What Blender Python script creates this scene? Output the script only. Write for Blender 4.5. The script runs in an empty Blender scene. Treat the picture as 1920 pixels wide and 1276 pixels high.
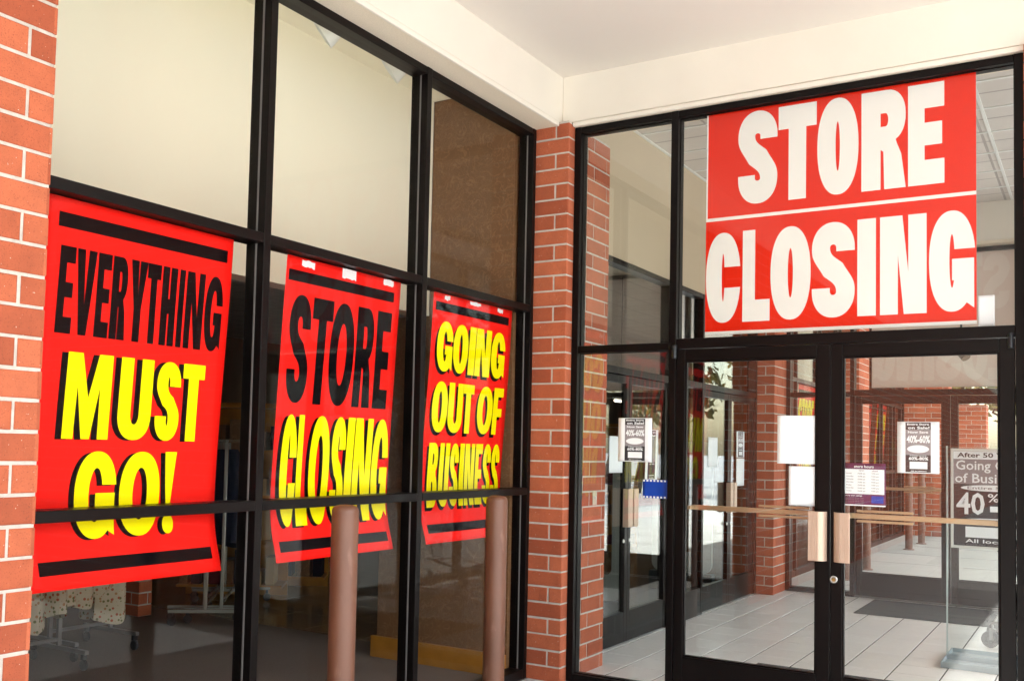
import bpy, bmesh, math, random
from mathutils import Vector, Matrix
from mathutils.geometry import tessellate_polygon
random.seed(7)
R = math.radians
S = bpy.context.scene
COL = S.collection

# ------------------------------------------------------------------ camera
cam_d = bpy.data.cameras.new('camera'); cam = bpy.data.objects.new('camera', cam_d); COL.objects.link(cam)
cam_d.sensor_width = 36.0; cam_d.lens = 1861.055 / 1920 * 36
cam_d.shift_x = (960 - 893.256) / 1920; cam_d.shift_y = (741.34 - 638) / 1920
cam_d.clip_start = 0.05; cam_d.clip_end = 2000
rx = Vector((0.846773326773117, 0.5314927875288836, 0.022143844976991685))
ux = Vector((0.008381714077710996, -0.05495280116981259, 0.9984537728471512))
fx = Vector((-0.531887845259419, 0.845278419485774, 0.05098738684149654))
CAMP = Vector((3.22168, -5.9, 1.5163))
M = Matrix((( rx.x, ux.x, -fx.x, CAMP.x), (rx.y, ux.y, -fx.y, CAMP.y), (rx.z, ux.z, -fx.z, CAMP.z), (0, 0, 0, 1)))
cam.matrix_world = M
S.camera = cam

# ------------------------------------------------------------------ sky and sun
SUN_EL, SUN_AZ = R(48), R(86)          # azimuth clockwise from +y
W = bpy.data.worlds.new('World'); S.world = W; W.use_nodes = True
nt = W.node_tree; nt.nodes.clear()
sky = nt.nodes.new('ShaderNodeTexSky'); sky.sky_type = 'NISHITA'; sky.sun_disc = False
sky.sun_elevation = SUN_EL; sky.sun_rotation = SUN_AZ; sky.air_density = 1.3; sky.dust_density = 2.5; sky.ozone_density = 1.0
bg = nt.nodes.new('ShaderNodeBackground'); bg.inputs[1].default_value = 0.15
wo = nt.nodes.new('ShaderNodeOutputWorld')
nt.links.new(sky.outputs[0], bg.inputs[0]); nt.links.new(bg.outputs[0], wo.inputs[0])
sun_d = bpy.data.lights.new('sun', 'SUN'); sun_d.energy = 5.0; sun_d.angle = R(0.5); sun_d.color = (1.0, 0.975, 0.93)
sun = bpy.data.objects.new('sun', sun_d); COL.objects.link(sun)
sv = Vector((math.sin(SUN_AZ) * math.cos(SUN_EL), math.cos(SUN_AZ) * math.cos(SUN_EL), math.sin(SUN_EL)))
sun.rotation_euler = sv.to_track_quat('Z', 'Y').to_euler(); sun.location = (30, -10, 40)
S.view_settings.view_transform = 'Standard'; S.view_settings.look = 'None'
S.view_settings.exposure = 2.36; S.view_settings.gamma = 1.0
S.view_settings.use_curve_mapping = False
cy = S.cycles
cy.use_denoising = True
cy.max_bounces = 14; cy.diffuse_bounces = 6; cy.glossy_bounces = 8; cy.transmission_bounces = 8; cy.transparent_max_bounces = 40
cy.sample_clamp_indirect = 6.0; cy.caustics_reflective = False; cy.caustics_refractive = False

# ------------------------------------------------------------------ materials
def new_mat(name):
    m = bpy.data.materials.new(name); m.use_nodes = True
    n = m.node_tree; n.nodes.clear()
    o = n.nodes.new('ShaderNodeOutputMaterial'); p = n.nodes.new('ShaderNodeBsdfPrincipled')
    n.links.new(p.outputs[0], o.inputs[0])
    return m, n, p, o
def plain(name, col, rough=0.6, metal=0.0, spec=0.5, var=0.08, vscale=6.0, bump=0.0, bscale=80.0, coat=0.0, detail=3.0, bdist=0.01):
    m, n, p, o = new_mat(name)
    p.inputs['Roughness'].default_value = rough; p.inputs['Metallic'].default_value = metal
    p.inputs['Specular IOR Level'].default_value = spec
    if coat: p.inputs['Coat Weight'].default_value = coat; p.inputs['Coat Roughness'].default_value = 0.15
    tc = n.nodes.new('ShaderNodeTexCoord')
    if var > 0:
        nz = n.nodes.new('ShaderNodeTexNoise'); nz.inputs['Scale'].default_value = vscale; nz.inputs['Detail'].default_value = detail
        n.links.new(tc.outputs['Object'], nz.inputs['Vector'])
        mx = n.nodes.new('ShaderNodeMix'); mx.data_type = 'RGBA'
        a = [max(0, c * (1 - var)) for c in col]; b = [min(1, c * (1 + var)) for c in col]
        mx.inputs[6].default_value = (*a, 1); mx.inputs[7].default_value = (*b, 1)
        n.links.new(nz.outputs['Fac'], mx.inputs[0]); n.links.new(mx.outputs[2], p.inputs['Base Color'])
        rr = n.nodes.new('ShaderNodeMapRange'); rr.inputs['To Min'].default_value = max(0.02, rough - 0.06); rr.inputs['To Max'].default_value = min(1, rough + 0.06)
        n.links.new(nz.outputs['Fac'], rr.inputs['Value']); n.links.new(rr.outputs[0], p.inputs['Roughness'])
    else:
        p.inputs['Base Color'].default_value = (*col, 1)
    if bump > 0:
        nb = n.nodes.new('ShaderNodeTexNoise'); nb.inputs['Scale'].default_value = bscale; nb.inputs['Detail'].default_value = 4
        n.links.new(tc.outputs['Object'], nb.inputs['Vector'])
        bn = n.nodes.new('ShaderNodeBump'); bn.inputs['Strength'].default_value = bump; bn.inputs['Distance'].default_value = bdist
        n.links.new(nb.outputs['Fac'], bn.inputs['Height']); n.links.new(bn.outputs[0], p.inputs['Normal'])
    return m
def glass(name, tint=(0.93, 0.95, 0.93), ior=1.52, refl=1.0):
    m = bpy.data.materials.new(name); m.use_nodes = True; n = m.node_tree; n.nodes.clear()
    o = n.nodes.new('ShaderNodeOutputMaterial'); t = n.nodes.new('ShaderNodeBsdfTransparent'); g = n.nodes.new('ShaderNodeBsdfGlossy')
    t.inputs[0].default_value = (*tint, 1); g.inputs['Roughness'].default_value = 0.0; g.inputs['Color'].default_value = (refl, refl, refl, 1)
    f = n.nodes.new('ShaderNodeFresnel'); f.inputs['IOR'].default_value = ior
    # a pane's back face is met from inside the glass: keep the same air-to-glass ratio there
    geo = n.nodes.new('ShaderNodeNewGeometry'); iv = n.nodes.new('ShaderNodeMix'); iv.data_type = 'FLOAT'
    iv.inputs[2].default_value = ior; iv.inputs[3].default_value = 1.0 / ior
    n.links.new(geo.outputs['Backfacing'], iv.inputs[0]); n.links.new(iv.outputs[0], f.inputs['IOR'])
    x = n.nodes.new('ShaderNodeMixShader')
    n.links.new(f.outputs[0], x.inputs[0]); n.links.new(t.outputs[0], x.inputs[1]); n.links.new(g.outputs[0], x.inputs[2]); n.links.new(x.outputs[0], o.inputs[0])
    return m
def brick_mat(name, base, lo, hi):
    m, n, p, o = new_mat(name)
    at = n.nodes.new('ShaderNodeAttribute'); at.attribute_name = 'tint'
    cr = n.nodes.new('ShaderNodeValToRGB')
    cr.color_ramp.elements[0].color = (*lo, 1); cr.color_ramp.elements[1].color = (*hi, 1)
    e = cr.color_ramp.elements.new(0.5); e.color = (*base, 1)
    n.links.new(at.outputs['Fac'], cr.inputs[0])
    tc = n.nodes.new('ShaderNodeTexCoord')
    n1 = n.nodes.new('ShaderNodeTexNoise'); n1.inputs['Scale'].default_value = 9; n1.inputs['Detail'].default_value = 6; n1.inputs['Roughness'].default_value = 0.7
    n2 = n.nodes.new('ShaderNodeTexNoise'); n2.inputs['Scale'].default_value = 230; n2.inputs['Detail'].default_value = 2
    for q in (n1, n2): n.links.new(tc.outputs['Object'], q.inputs['Vector'])
    m1 = n.nodes.new('ShaderNodeMix'); m1.data_type = 'RGBA'; m1.blend_type = 'MULTIPLY'; m1.inputs[0].default_value = 0.8
    r1 = n.nodes.new('ShaderNodeMapRange'); r1.inputs['To Min'].default_value = 0.55; r1.inputs['To Max'].default_value = 1.4
    n.links.new(n1.outputs['Fac'], r1.inputs['Value'])
    n.links.new(cr.outputs[0], m1.inputs[6]); n.links.new(r1.outputs[0], m1.inputs[7])
    # dark pits and pale specks of the fired clay
    r2 = n.nodes.new('ShaderNodeValToRGB'); r2.color_ramp.elements[0].position = 0.30; r2.color_ramp.elements[0].color = (0.35, 0.3, 0.28, 1)
    r2.color_ramp.elements[1].position = 0.40; r2.color_ramp.elements[1].color = (1, 1, 1, 1)
    n.links.new(n2.outputs['Fac'], r2.inputs[0])
    m2 = n.nodes.new('ShaderNodeMix'); m2.data_type = 'RGBA'; m2.blend_type = 'MULTIPLY'; m2.inputs[0].default_value = 0.6
    n.links.new(m1.outputs[2], m2.inputs[6]); n.links.new(r2.outputs[0], m2.inputs[7])
    r3 = n.nodes.new('ShaderNodeMapRange'); r3.inputs['From Min'].default_value = 0.765; r3.inputs['From Max'].default_value = 0.80
    n3 = n.nodes.new('ShaderNodeTexNoise'); n3.inputs['Scale'].default_value = 150; n3.inputs['Detail'].default_value = 1
    n.links.new(tc.outputs['Object'], n3.inputs['Vector']); n.links.new(n3.outputs['Fac'], r3.inputs['Value'])
    m3 = n.nodes.new('ShaderNodeMix'); m3.data_type = 'RGBA'; m3.inputs[7].default_value = (0.75, 0.6, 0.5, 1)
    n.links.new(r3.outputs[0], m3.inputs[0]); n.links.new(m2.outputs[2], m3.inputs[6]); n.links.new(m3.outputs[2], p.inputs['Base Color'])
    p.inputs['Roughness'].default_value = 0.85
    bn = n.nodes.new('ShaderNodeBump'); bn.inputs['Strength'].default_value = 0.5; bn.inputs['Distance'].default_value = 0.003
    n.links.new(n2.outputs['Fac'], bn.inputs['Height']); n.links.new(bn.outputs[0], p.inputs['Normal'])
    return m
def tile_mat(name, w, h, ox, oy, c1, c2, grout, rough, mortar=0.006, bumpd=0.002, noise=0.12, spec=0.5):
    m, n, p, o = new_mat(name)
    tc = n.nodes.new('ShaderNodeTexCoord'); mp = n.nodes.new('ShaderNodeMapping'); mp.inputs['Location'].default_value = (-ox, -oy, 0)
    n.links.new(tc.outputs['Object'], mp.inputs[0])
    b = n.nodes.new('ShaderNodeTexBrick'); b.offset = 0.0; b.squash = 1.0
    b.inputs['Scale'].default_value = 1; b.inputs['Brick Width'].default_value = w; b.inputs['Row Height'].default_value = h
    b.inputs['Mortar Size'].default_value = mortar; b.inputs['Mortar Smooth'].default_value = 0.2; b.inputs['Bias'].default_value = 0
    b.inputs['Color1'].default_value = (*c1, 1); b.inputs['Color2'].default_value = (*c2, 1); b.inputs['Mortar'].default_value = (*grout, 1)
    n.links.new(mp.outputs[0], b.inputs['Vector'])
    nz = n.nodes.new('ShaderNodeTexNoise'); nz.inputs['Scale'].default_value = 5; nz.inputs['Detail'].default_value = 8
    n.links.new(tc.outputs['Object'], nz.inputs['Vector'])
    mx = n.nodes.new('ShaderNodeMix'); mx.data_type = 'RGBA'; mx.blend_type = 'MULTIPLY'; mx.inputs[0].default_value = 1
    r = n.nodes.new('ShaderNodeMapRange'); r.inputs['To Min'].default_value = 1 - noise * 2; r.inputs['To Max'].default_value = 1 + noise
    n.links.new(nz.outputs['Fac'], r.inputs['Value']); n.links.new(b.outputs['Color'], mx.inputs[6]); n.links.new(r.outputs[0], mx.inputs[7])
    n.links.new(mx.outputs[2], p.inputs['Base Color'])
    r2 = n.nodes.new('ShaderNodeMapRange'); r2.inputs['To Min'].default_value = rough * 0.75; r2.inputs['To Max'].default_value = rough * 1.25
    n.links.new(nz.outputs['Fac'], r2.inputs['Value']); n.links.new(r2.outputs[0], p.inputs['Roughness'])
    p.inputs['Specular IOR Level'].default_value = spec
    bn = n.nodes.new('ShaderNodeBump'); bn.invert = True; bn.inputs['Strength'].default_value = 0.6; bn.inputs['Distance'].default_value = bumpd
    n.links.new(b.outputs['Fac'], bn.inputs['Height']); n.links.new(bn.outputs[0], p.inputs['Normal'])
    return m

MT = {}
MT['frame'] = plain('dark_bronze_aluminium', (0.0055, 0.0038, 0.0036), 0.32, 0.0, 0.13, 0.2, 3.0, bump=0.03, bscale=300)
MT['gasket'] = plain('grey_gasket', (0.15, 0.14, 0.135), 0.35, 0.0, 0.5, 0.1)
MT['glass'] = glass('window_glass', (0.975, 0.985, 0.975), 1.60)
MT['glass_t'] = glass('transom_glass', (0.985, 0.985, 0.98), 1.5, 0.5)
MT['glass_a'] = glass('shop_window_glass', (0.995, 0.995, 0.99), 1.45, refl=0.16)
MT['mortar'] = plain('mortar', (0.55, 0.505, 0.45), 0.95, 0, 0.2, 0.28, 24, bump=0.6, bscale=160)
MT['brick'] = brick_mat('red_brick', (0.415, 0.098, 0.040), (0.335, 0.073, 0.029), (0.48, 0.125, 0.054))
MT['stucco'] = plain('cream_stucco', (0.76, 0.71, 0.62), 0.9, 0, 0.3, 0.07, 2.2, bump=0.35, bscale=260, bdist=0.004)
MT['stucco_rough'] = plain('sanded_soffit_stucco', (0.78, 0.69, 0.55), 0.95, 0, 0.2, 0.16, 170, bump=0.8, bscale=220, bdist=0.006)
MT['ceiling'] = plain('porch_ceiling_board', (0.69, 0.645, 0.585), 0.9, 0, 0.3, 0.03, 0.8, bump=0.1, bscale=180)
def bollard_mat():
    m, n, p, o = new_mat('brown_bollard_paint')
    tc = n.nodes.new('ShaderNodeTexCoord')
    def noise(sc, det, st=(1, 1, 1)):
        mp = n.nodes.new('ShaderNodeMapping'); mp.inputs['Scale'].default_value = st
        z = n.nodes.new('ShaderNodeTexNoise'); z.inputs['Scale'].default_value = sc; z.inputs['Detail'].default_value = det
        n.links.new(tc.outputs['Object'], mp.inputs[0]); n.links.new(mp.outputs[0], z.inputs['Vector']); return z
    a = noise(5, 6, (1, 1, .6)); b = noise(22, 5, (1, 1, .25)); c = noise(60, 2)
    cr = n.nodes.new('ShaderNodeValToRGB'); cr.color_ramp.elements[0].position = .3; cr.color_ramp.elements[1].position = .7
    cr.color_ramp.elements[0].color = (0.105, 0.040, 0.021, 1); cr.color_ramp.elements[1].color = (0.155, 0.062, 0.034, 1)
    n.links.new(a.outputs['Fac'], cr.inputs[0])
    mr = n.nodes.new('ShaderNodeMapRange'); mr.inputs['From Min'].default_value = .62; mr.inputs['From Max'].default_value = .74; mr.inputs['To Max'].default_value = .45
    n.links.new(b.outputs['Fac'], mr.inputs['Value'])
    mx = n.nodes.new('ShaderNodeMix'); mx.data_type = 'RGBA'; mx.inputs[7].default_value = (0.27, 0.14, 0.10, 1)
    n.links.new(mr.outputs[0], mx.inputs[0]); n.links.new(cr.outputs[0], mx.inputs[6]); n.links.new(mx.outputs[2], p.inputs['Base Color'])
    r2 = n.nodes.new('ShaderNodeMapRange'); r2.inputs['To Min'].default_value = .30; r2.inputs['To Max'].default_value = .55
    n.links.new(b.outputs['Fac'], r2.inputs['Value']); n.links.new(r2.outputs[0], p.inputs['Roughness'])
    bn = n.nodes.new('ShaderNodeBump'); bn.inputs['Strength'].default_value = .2; bn.inputs['Distance'].default_value = .004
    n.links.new(c.outputs['Fac'], bn.inputs['Height']); n.links.new(bn.outputs[0], p.inputs['Normal'])
    return m
MT['bollard'] = bollard_mat()
MT['bollard_scuff'] = plain('pale_scuff', (0.55, 0.38, 0.30), 0.7, 0, 0.3, 0.3, 40)
MT['sign_red'] = plain('red_sign_paper', (0.92, 0.012, 0.008), 0.45, 0, 0.06, 0.05, 1.5)
MT['sign_black'] = plain('black_ink', (0.003, 0.002, 0.003), 0.5, 0, 0.05, 0)
MT['sign_yellow'] = plain('yellow_ink', (0.98, 0.86, 0.0), 0.45, 0, 0.06, 0)
MT['banner_red'] = plain('red_banner_vinyl', (0.78, 0.022, 0.006), 0.4, 0, 0.10, 0.06, 1.2)
MT['white_ink'] = plain('white_ink', (0.88, 0.88, 0.85), 0.4, 0, 0.35, 0.02)
MT['paper'] = plain('white_paper', (0.90, 0.935, 0.97), 0.7, 0, 0.2, 0.02)
MT['paper_dark'] = plain('dark_print', (0.045, 0.04, 0.045), 0.6, 0, 0.2, 0.2, 20)
MT['paper_grey'] = plain('grey_print', (0.30, 0.27, 0.29), 0.6, 0, 0.2, 0.1, 20)
MT['tape'] = plain('white_tape', (0.85, 0.80, 0.82), 0.5, 0, 0.3, 0.1, 60)
MT['purple'] = plain('purple_print', (0.12, 0.02, 0.09), 0.45, 0, 0.3, 0.1)
MT['blue'] = plain('blue_print', (0.01, 0.06, 0.42), 0.4, 0, 0.3, 0.1)
MT['copper'] = plain('bronze_anodised_handle', (0.58, 0.42, 0.32), 0.45, 0.3, 0.5, 0.04, 5)
MT['brass_bar'] = plain('bronze_push_bar', (0.52, 0.36, 0.22), 0.35, 0.6, 0.5, 0.05)
MT['chrome'] = plain('chrome', (0.50, 0.50, 0.46), 0.2, 0.5, 0.5, 0.03)
MT['steel'] = plain('dull_steel', (0.30, 0.29, 0.29), 0.3, 0.7, 0.5, 0.1)
MT['dark_hub'] = plain('dark_hub', (0.09, 0.085, 0.095), 0.5, 0, 0.4, 0.1)
MT['brass'] = plain('brass_core', (0.45, 0.30, 0.10), 0.3, 0.9, 0.5, 0)
MT['hinge'] = plain('black_hinge', (0.02, 0.022, 0.026), 0.3, 0.3, 0.5, 0.1)
MT['rubber'] = plain('black_rubber', (0.025, 0.025, 0.028), 0.6, 0, 0.4, 0.2, 20)
MT['cream_wall'] = plain('cream_paint', (0.96, 0.92, 0.755), 0.85, 0, 0.3, 0.03, 1.5)
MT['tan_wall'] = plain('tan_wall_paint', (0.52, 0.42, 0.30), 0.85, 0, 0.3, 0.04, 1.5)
MT['wood'] = plain('orange_wood', (0.38, 0.16, 0.02), 0.4, 0, 0.4, 0.25, 12, bump=0.05)
MT['lamp_white'] = plain('white_lamp_metal', (0.85, 0.88, 0.86), 0.5, 0, 0.4, 0.02)
MT['acrylic'] = glass('acrylic', (0.97, 0.99, 0.98), 1.45)
MT['base_grey'] = plain('blue_grey_base', (0.27, 0.34, 0.38), 0.35, 0, 0.5, 0.08)
MT['acrylic_edge'] = plain('acrylic_edge', (0.50, 0.60, 0.60), 0.2, 0, 0.6, 0.05)
MT['plastic_white'] = plain('white_plastic', (0.72, 0.73, 0.70), 0.35, 0, 0.5, 0.03)
MT['gate_grey'] = plain('pale_grey_plastic', (0.42, 0.44, 0.42), 0.4, 0, 0.4, 0.05)
MT['dark_base'] = plain('dark_plastic', (0.02, 0.03, 0.035), 0.4, 0, 0.5, 0.1)
MT['switch'] = plain('steel_plate', (0.55, 0.48, 0.38), 0.4, 0.6, 0.5, 0.1)
MT['concrete'] = plain('concrete', (0.44, 0.45, 0.445), 0.85, 0, 0.3, 0.12, 3.0, bump=0.25, bscale=90)
MT['asphalt'] = plain('asphalt', (0.295, 0.30, 0.295), 0.9, 0, 0.3, 0.25, 30, bump=0.5, bscale=120)
MT['line_paint'] = plain('white_line_paint', (0.72, 0.72, 0.68), 0.7, 0, 0.3, 0.15, 12)
MT['carpet'] = plain('brown_carpet', (0.21, 0.165, 0.135), 0.98, 0, 0.1, 0.35, 160, bump=0.5, bscale=300)
MT['store_wall'] = plain('brown_store_wall', (0.20, 0.13, 0.085), 0.8, 0, 0.2, 0.15, 2)
MT['store_ceiling'] = tile_mat('acoustic_tile', 0.61, 0.61, 0, 0, (0.62, 0.57, 0.52), (0.58, 0.53, 0.48), (0.38, 0.34, 0.31), 0.9, 0.012, 0.003, 0.05)
def floor_tile():
    m, n, p, o = new_mat('pale_floor_tile')
    at = n.nodes.new('ShaderNodeAttribute'); at.attribute_name = 'tint'
    tc = n.nodes.new('ShaderNodeTexCoord'); nz = n.nodes.new('ShaderNodeTexNoise'); nz.inputs['Scale'].default_value = 14; nz.inputs['Detail'].default_value = 5
    n.links.new(tc.outputs['Object'], nz.inputs['Vector'])
    cr = n.nodes.new('ShaderNodeValToRGB'); cr.color_ramp.elements[0].color = (0.68, 0.66, 0.645, 1); cr.color_ramp.elements[1].color = (0.79, 0.775, 0.765, 1)
    ad = n.nodes.new('ShaderNodeMath'); ad.operation = 'MULTIPLY_ADD'; ad.inputs[1].default_value = 0.5
    n.links.new(at.outputs['Fac'], ad.inputs[0]); 
    hf = n.nodes.new('ShaderNodeMath'); hf.operation = 'MULTIPLY'; hf.inputs[1].default_value = 0.5
    n.links.new(nz.outputs['Fac'], hf.inputs[0]); n.links.new(hf.outputs[0], ad.inputs[2]); n.links.new(ad.outputs[0], cr.inputs[0]); n.links.new(cr.outputs[0], p.inputs['Base Color'])
    p.inputs['Roughness'].default_value = 0.30; p.inputs['Specular IOR Level'].default_value = 0.4
    return m
MT['vestibule_tile'] = floor_tile()
MT['grout'] = plain('dark_grout', (0.055, 0.045, 0.04), 0.95, 0, 0.1, 0.2, 30)
MT['store_tile'] = tile_mat('brown_store_tile', 0.6, 0.6, 0.1, 0.3, (0.22, 0.155, 0.09), (0.19, 0.13, 0.075), (0.30, 0.24, 0.17), 0.16, 0.008, 0.002, 0.15)
MT['mat_rubber'] = plain('grey_entrance_mat', (0.06, 0.062, 0.065), 0.9, 0, 0.2, 0.2, 30)
MT['trunk'] = plain('bark', (0.09, 0.065, 0.045), 0.95, 0, 0.2, 0.3, 12, bump=0.8, bscale=30)
def leaf_mat(name, a, b):
    m, n, p, o = new_mat(name)
    oi = n.nodes.new('ShaderNodeAttribute'); oi.attribute_name = 'tint'
    cr = n.nodes.new('ShaderNodeValToRGB'); cr.color_ramp.elements[0].color = (*a, 1); cr.color_ramp.elements[1].color = (*b, 1)
    n.links.new(oi.outputs['Fac'], cr.inputs[0]); n.links.new(cr.outputs[0], p.inputs['Base Color'])
    p.inputs['Roughness'].default_value = 0.6
    tr = n.nodes.new('ShaderNodeBsdfTranslucent'); n.links.new(cr.outputs[0], tr.inputs[0])
    mx = n.nodes.new('ShaderNodeMixShader'); mx.inputs[0].default_value = 0.3
    n.links.new(p.outputs[0], mx.inputs[1]); n.links.new(tr.outputs[0], mx.inputs[2]); n.links.new(mx.outputs[0], o.inputs[0])
    return m
MT['leaf_y'] = leaf_mat('yellow_green_leaves', (0.10, 0.09, 0.02), (0.22, 0.16, 0.03))
MT['leaf_g'] = leaf_mat('green_leaves', (0.04, 0.065, 0.02), (0.09, 0.12, 0.035))
def emit(name, col, st):
    m = bpy.data.materials.new(name); m.use_nodes = True; n = m.node_tree; n.nodes.clear()
    o = n.nodes.new('ShaderNodeOutputMaterial'); e = n.nodes.new('ShaderNodeEmission'); e.inputs[0].default_value = (*col, 1); e.inputs[1].default_value = st
    n.links.new(e.outputs[0], o.inputs[0]); return m
MT['tube'] = emit('lit_lamp_diffuser', (1.0, 0.86, 0.66), 1.6)
def brown_wall_mat():
    m, n, p, o = new_mat('mottled_brown_wallpaper')
    tc = n.nodes.new('ShaderNodeTexCoord')
    v = n.nodes.new('ShaderNodeTexNoise'); v.inputs['Scale'].default_value = 8.5; v.inputs['Detail'].default_value = 1.5; v.inputs['Roughness'].default_value = 0.6; v.inputs['Distortion'].default_value = 2.2
    n.links.new(tc.outputs['Object'], v.inputs['Vector'])
    sb = n.nodes.new('ShaderNodeMath'); sb.operation = 'SUBTRACT'; sb.inputs[1].default_value = 0.5; n.links.new(v.outputs['Fac'], sb.inputs[0])
    ab = n.nodes.new('ShaderNodeMath'); ab.operation = 'ABSOLUTE'; n.links.new(sb.outputs[0], ab.inputs[0])
    cr = n.nodes.new('ShaderNodeValToRGB')
    cr.color_ramp.elements[0].position = 0.0; cr.color_ramp.elements[0].color = (0.245, 0.126, 0.056, 1)
    cr.color_ramp.elements[1].position = 0.035; cr.color_ramp.elements[1].color = (0.175, 0.084, 0.034, 1)
    n.links.new(ab.outputs[0], cr.inputs[0])
    n2 = n.nodes.new('ShaderNodeTexNoise'); n2.inputs['Scale'].default_value = 7; n2.inputs['Detail'].default_value = 6
    n.links.new(tc.outputs['Object'], n2.inputs['Vector'])
    r = n.nodes.new('ShaderNodeMapRange'); r.inputs['To Min'].default_value = 0.8; r.inputs['To Max'].default_value = 1.2
    n.links.new(n2.outputs['Fac'], r.inputs['Value'])
    mx = n.nodes.new('ShaderNodeMix'); mx.data_type = 'RGBA'; mx.blend_type = 'MULTIPLY'; mx.inputs[0].default_value = 1
    n.links.new(cr.outputs[0], mx.inputs[6]); n.links.new(r.outputs[0], mx.inputs[7]); n.links.new(mx.outputs[2], p.inputs['Base Color'])
    p.inputs['Roughness'].default_value = 0.6
    bn = n.nodes.new('ShaderNodeBump'); bn.inputs['Strength'].default_value = 0.3; bn.inputs['Distance'].default_value = 0.003
    n.links.new(n2.outputs['Fac'], bn.inputs['Height']); n.links.new(bn.outputs[0], p.inputs['Normal'])
    return m
MT['brown_wall'] = brown_wall_mat()
def floral_mat():
    m, n, p, o = new_mat('floral_cotton')
    tc = n.nodes.new('ShaderNodeTexCoord')
    v = n.nodes.new('ShaderNodeTexVoronoi'); v.inputs['Scale'].default_value = 34; v.inputs['Randomness'].default_value = 1.0
    n.links.new(tc.outputs['Object'], v.inputs['Vector'])
    c = n.nodes.new('ShaderNodeValToRGB'); c.color_ramp.interpolation = 'CONSTANT'
    c.color_ramp.elements[0].color = (0.42, 0.11, 0.06, 1); c.color_ramp.elements[1].position = 0.78; c.color_ramp.elements[1].color = (0.40, 0.22, 0.10, 1)
    e = c.color_ramp.elements.new(0.38); e.color = (0.17, 0.18, 0.07, 1)
    sp = n.nodes.new('ShaderNodeSeparateColor'); n.links.new(v.outputs['Color'], sp.inputs[0]); n.links.new(sp.outputs[0], c.inputs[0])
    st = n.nodes.new('ShaderNodeMapRange'); st.inputs['From Min'].default_value = 0.36; st.inputs['From Max'].default_value = 0.30
    n.links.new(v.outputs['Distance'], st.inputs['Value'])
    mx = n.nodes.new('ShaderNodeMix'); mx.data_type = 'RGBA'; mx.inputs[6].default_value = (0.56, 0.50, 0.37, 1)
    n.links.new(st.outputs[0], mx.inputs[0]); n.links.new(c.outputs[0], mx.inputs[7]); n.links.new(mx.outputs[2], p.inputs['Base Color'])
    p.inputs['Roughness'].default_value = 0.9
    return m
MT['floral'] = floral_mat()
MT['denim'] = plain('navy_cloth', (0.012, 0.017, 0.035), 0.9, 0, 0.2, 0.3, 30)
MT['maroon'] = plain('maroon_cloth', (0.12, 0.02, 0.03), 0.9, 0, 0.2, 0.3, 30)
MT['tan'] = plain('tan_cardboard', (0.42, 0.27, 0.13), 0.8, 0, 0.3, 0.15, 10)
MT['gold'] = plain('gold_ribbon', (0.60, 0.36, 0.08), 0.35, 0.4, 0.5, 0.2, 20)

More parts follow.
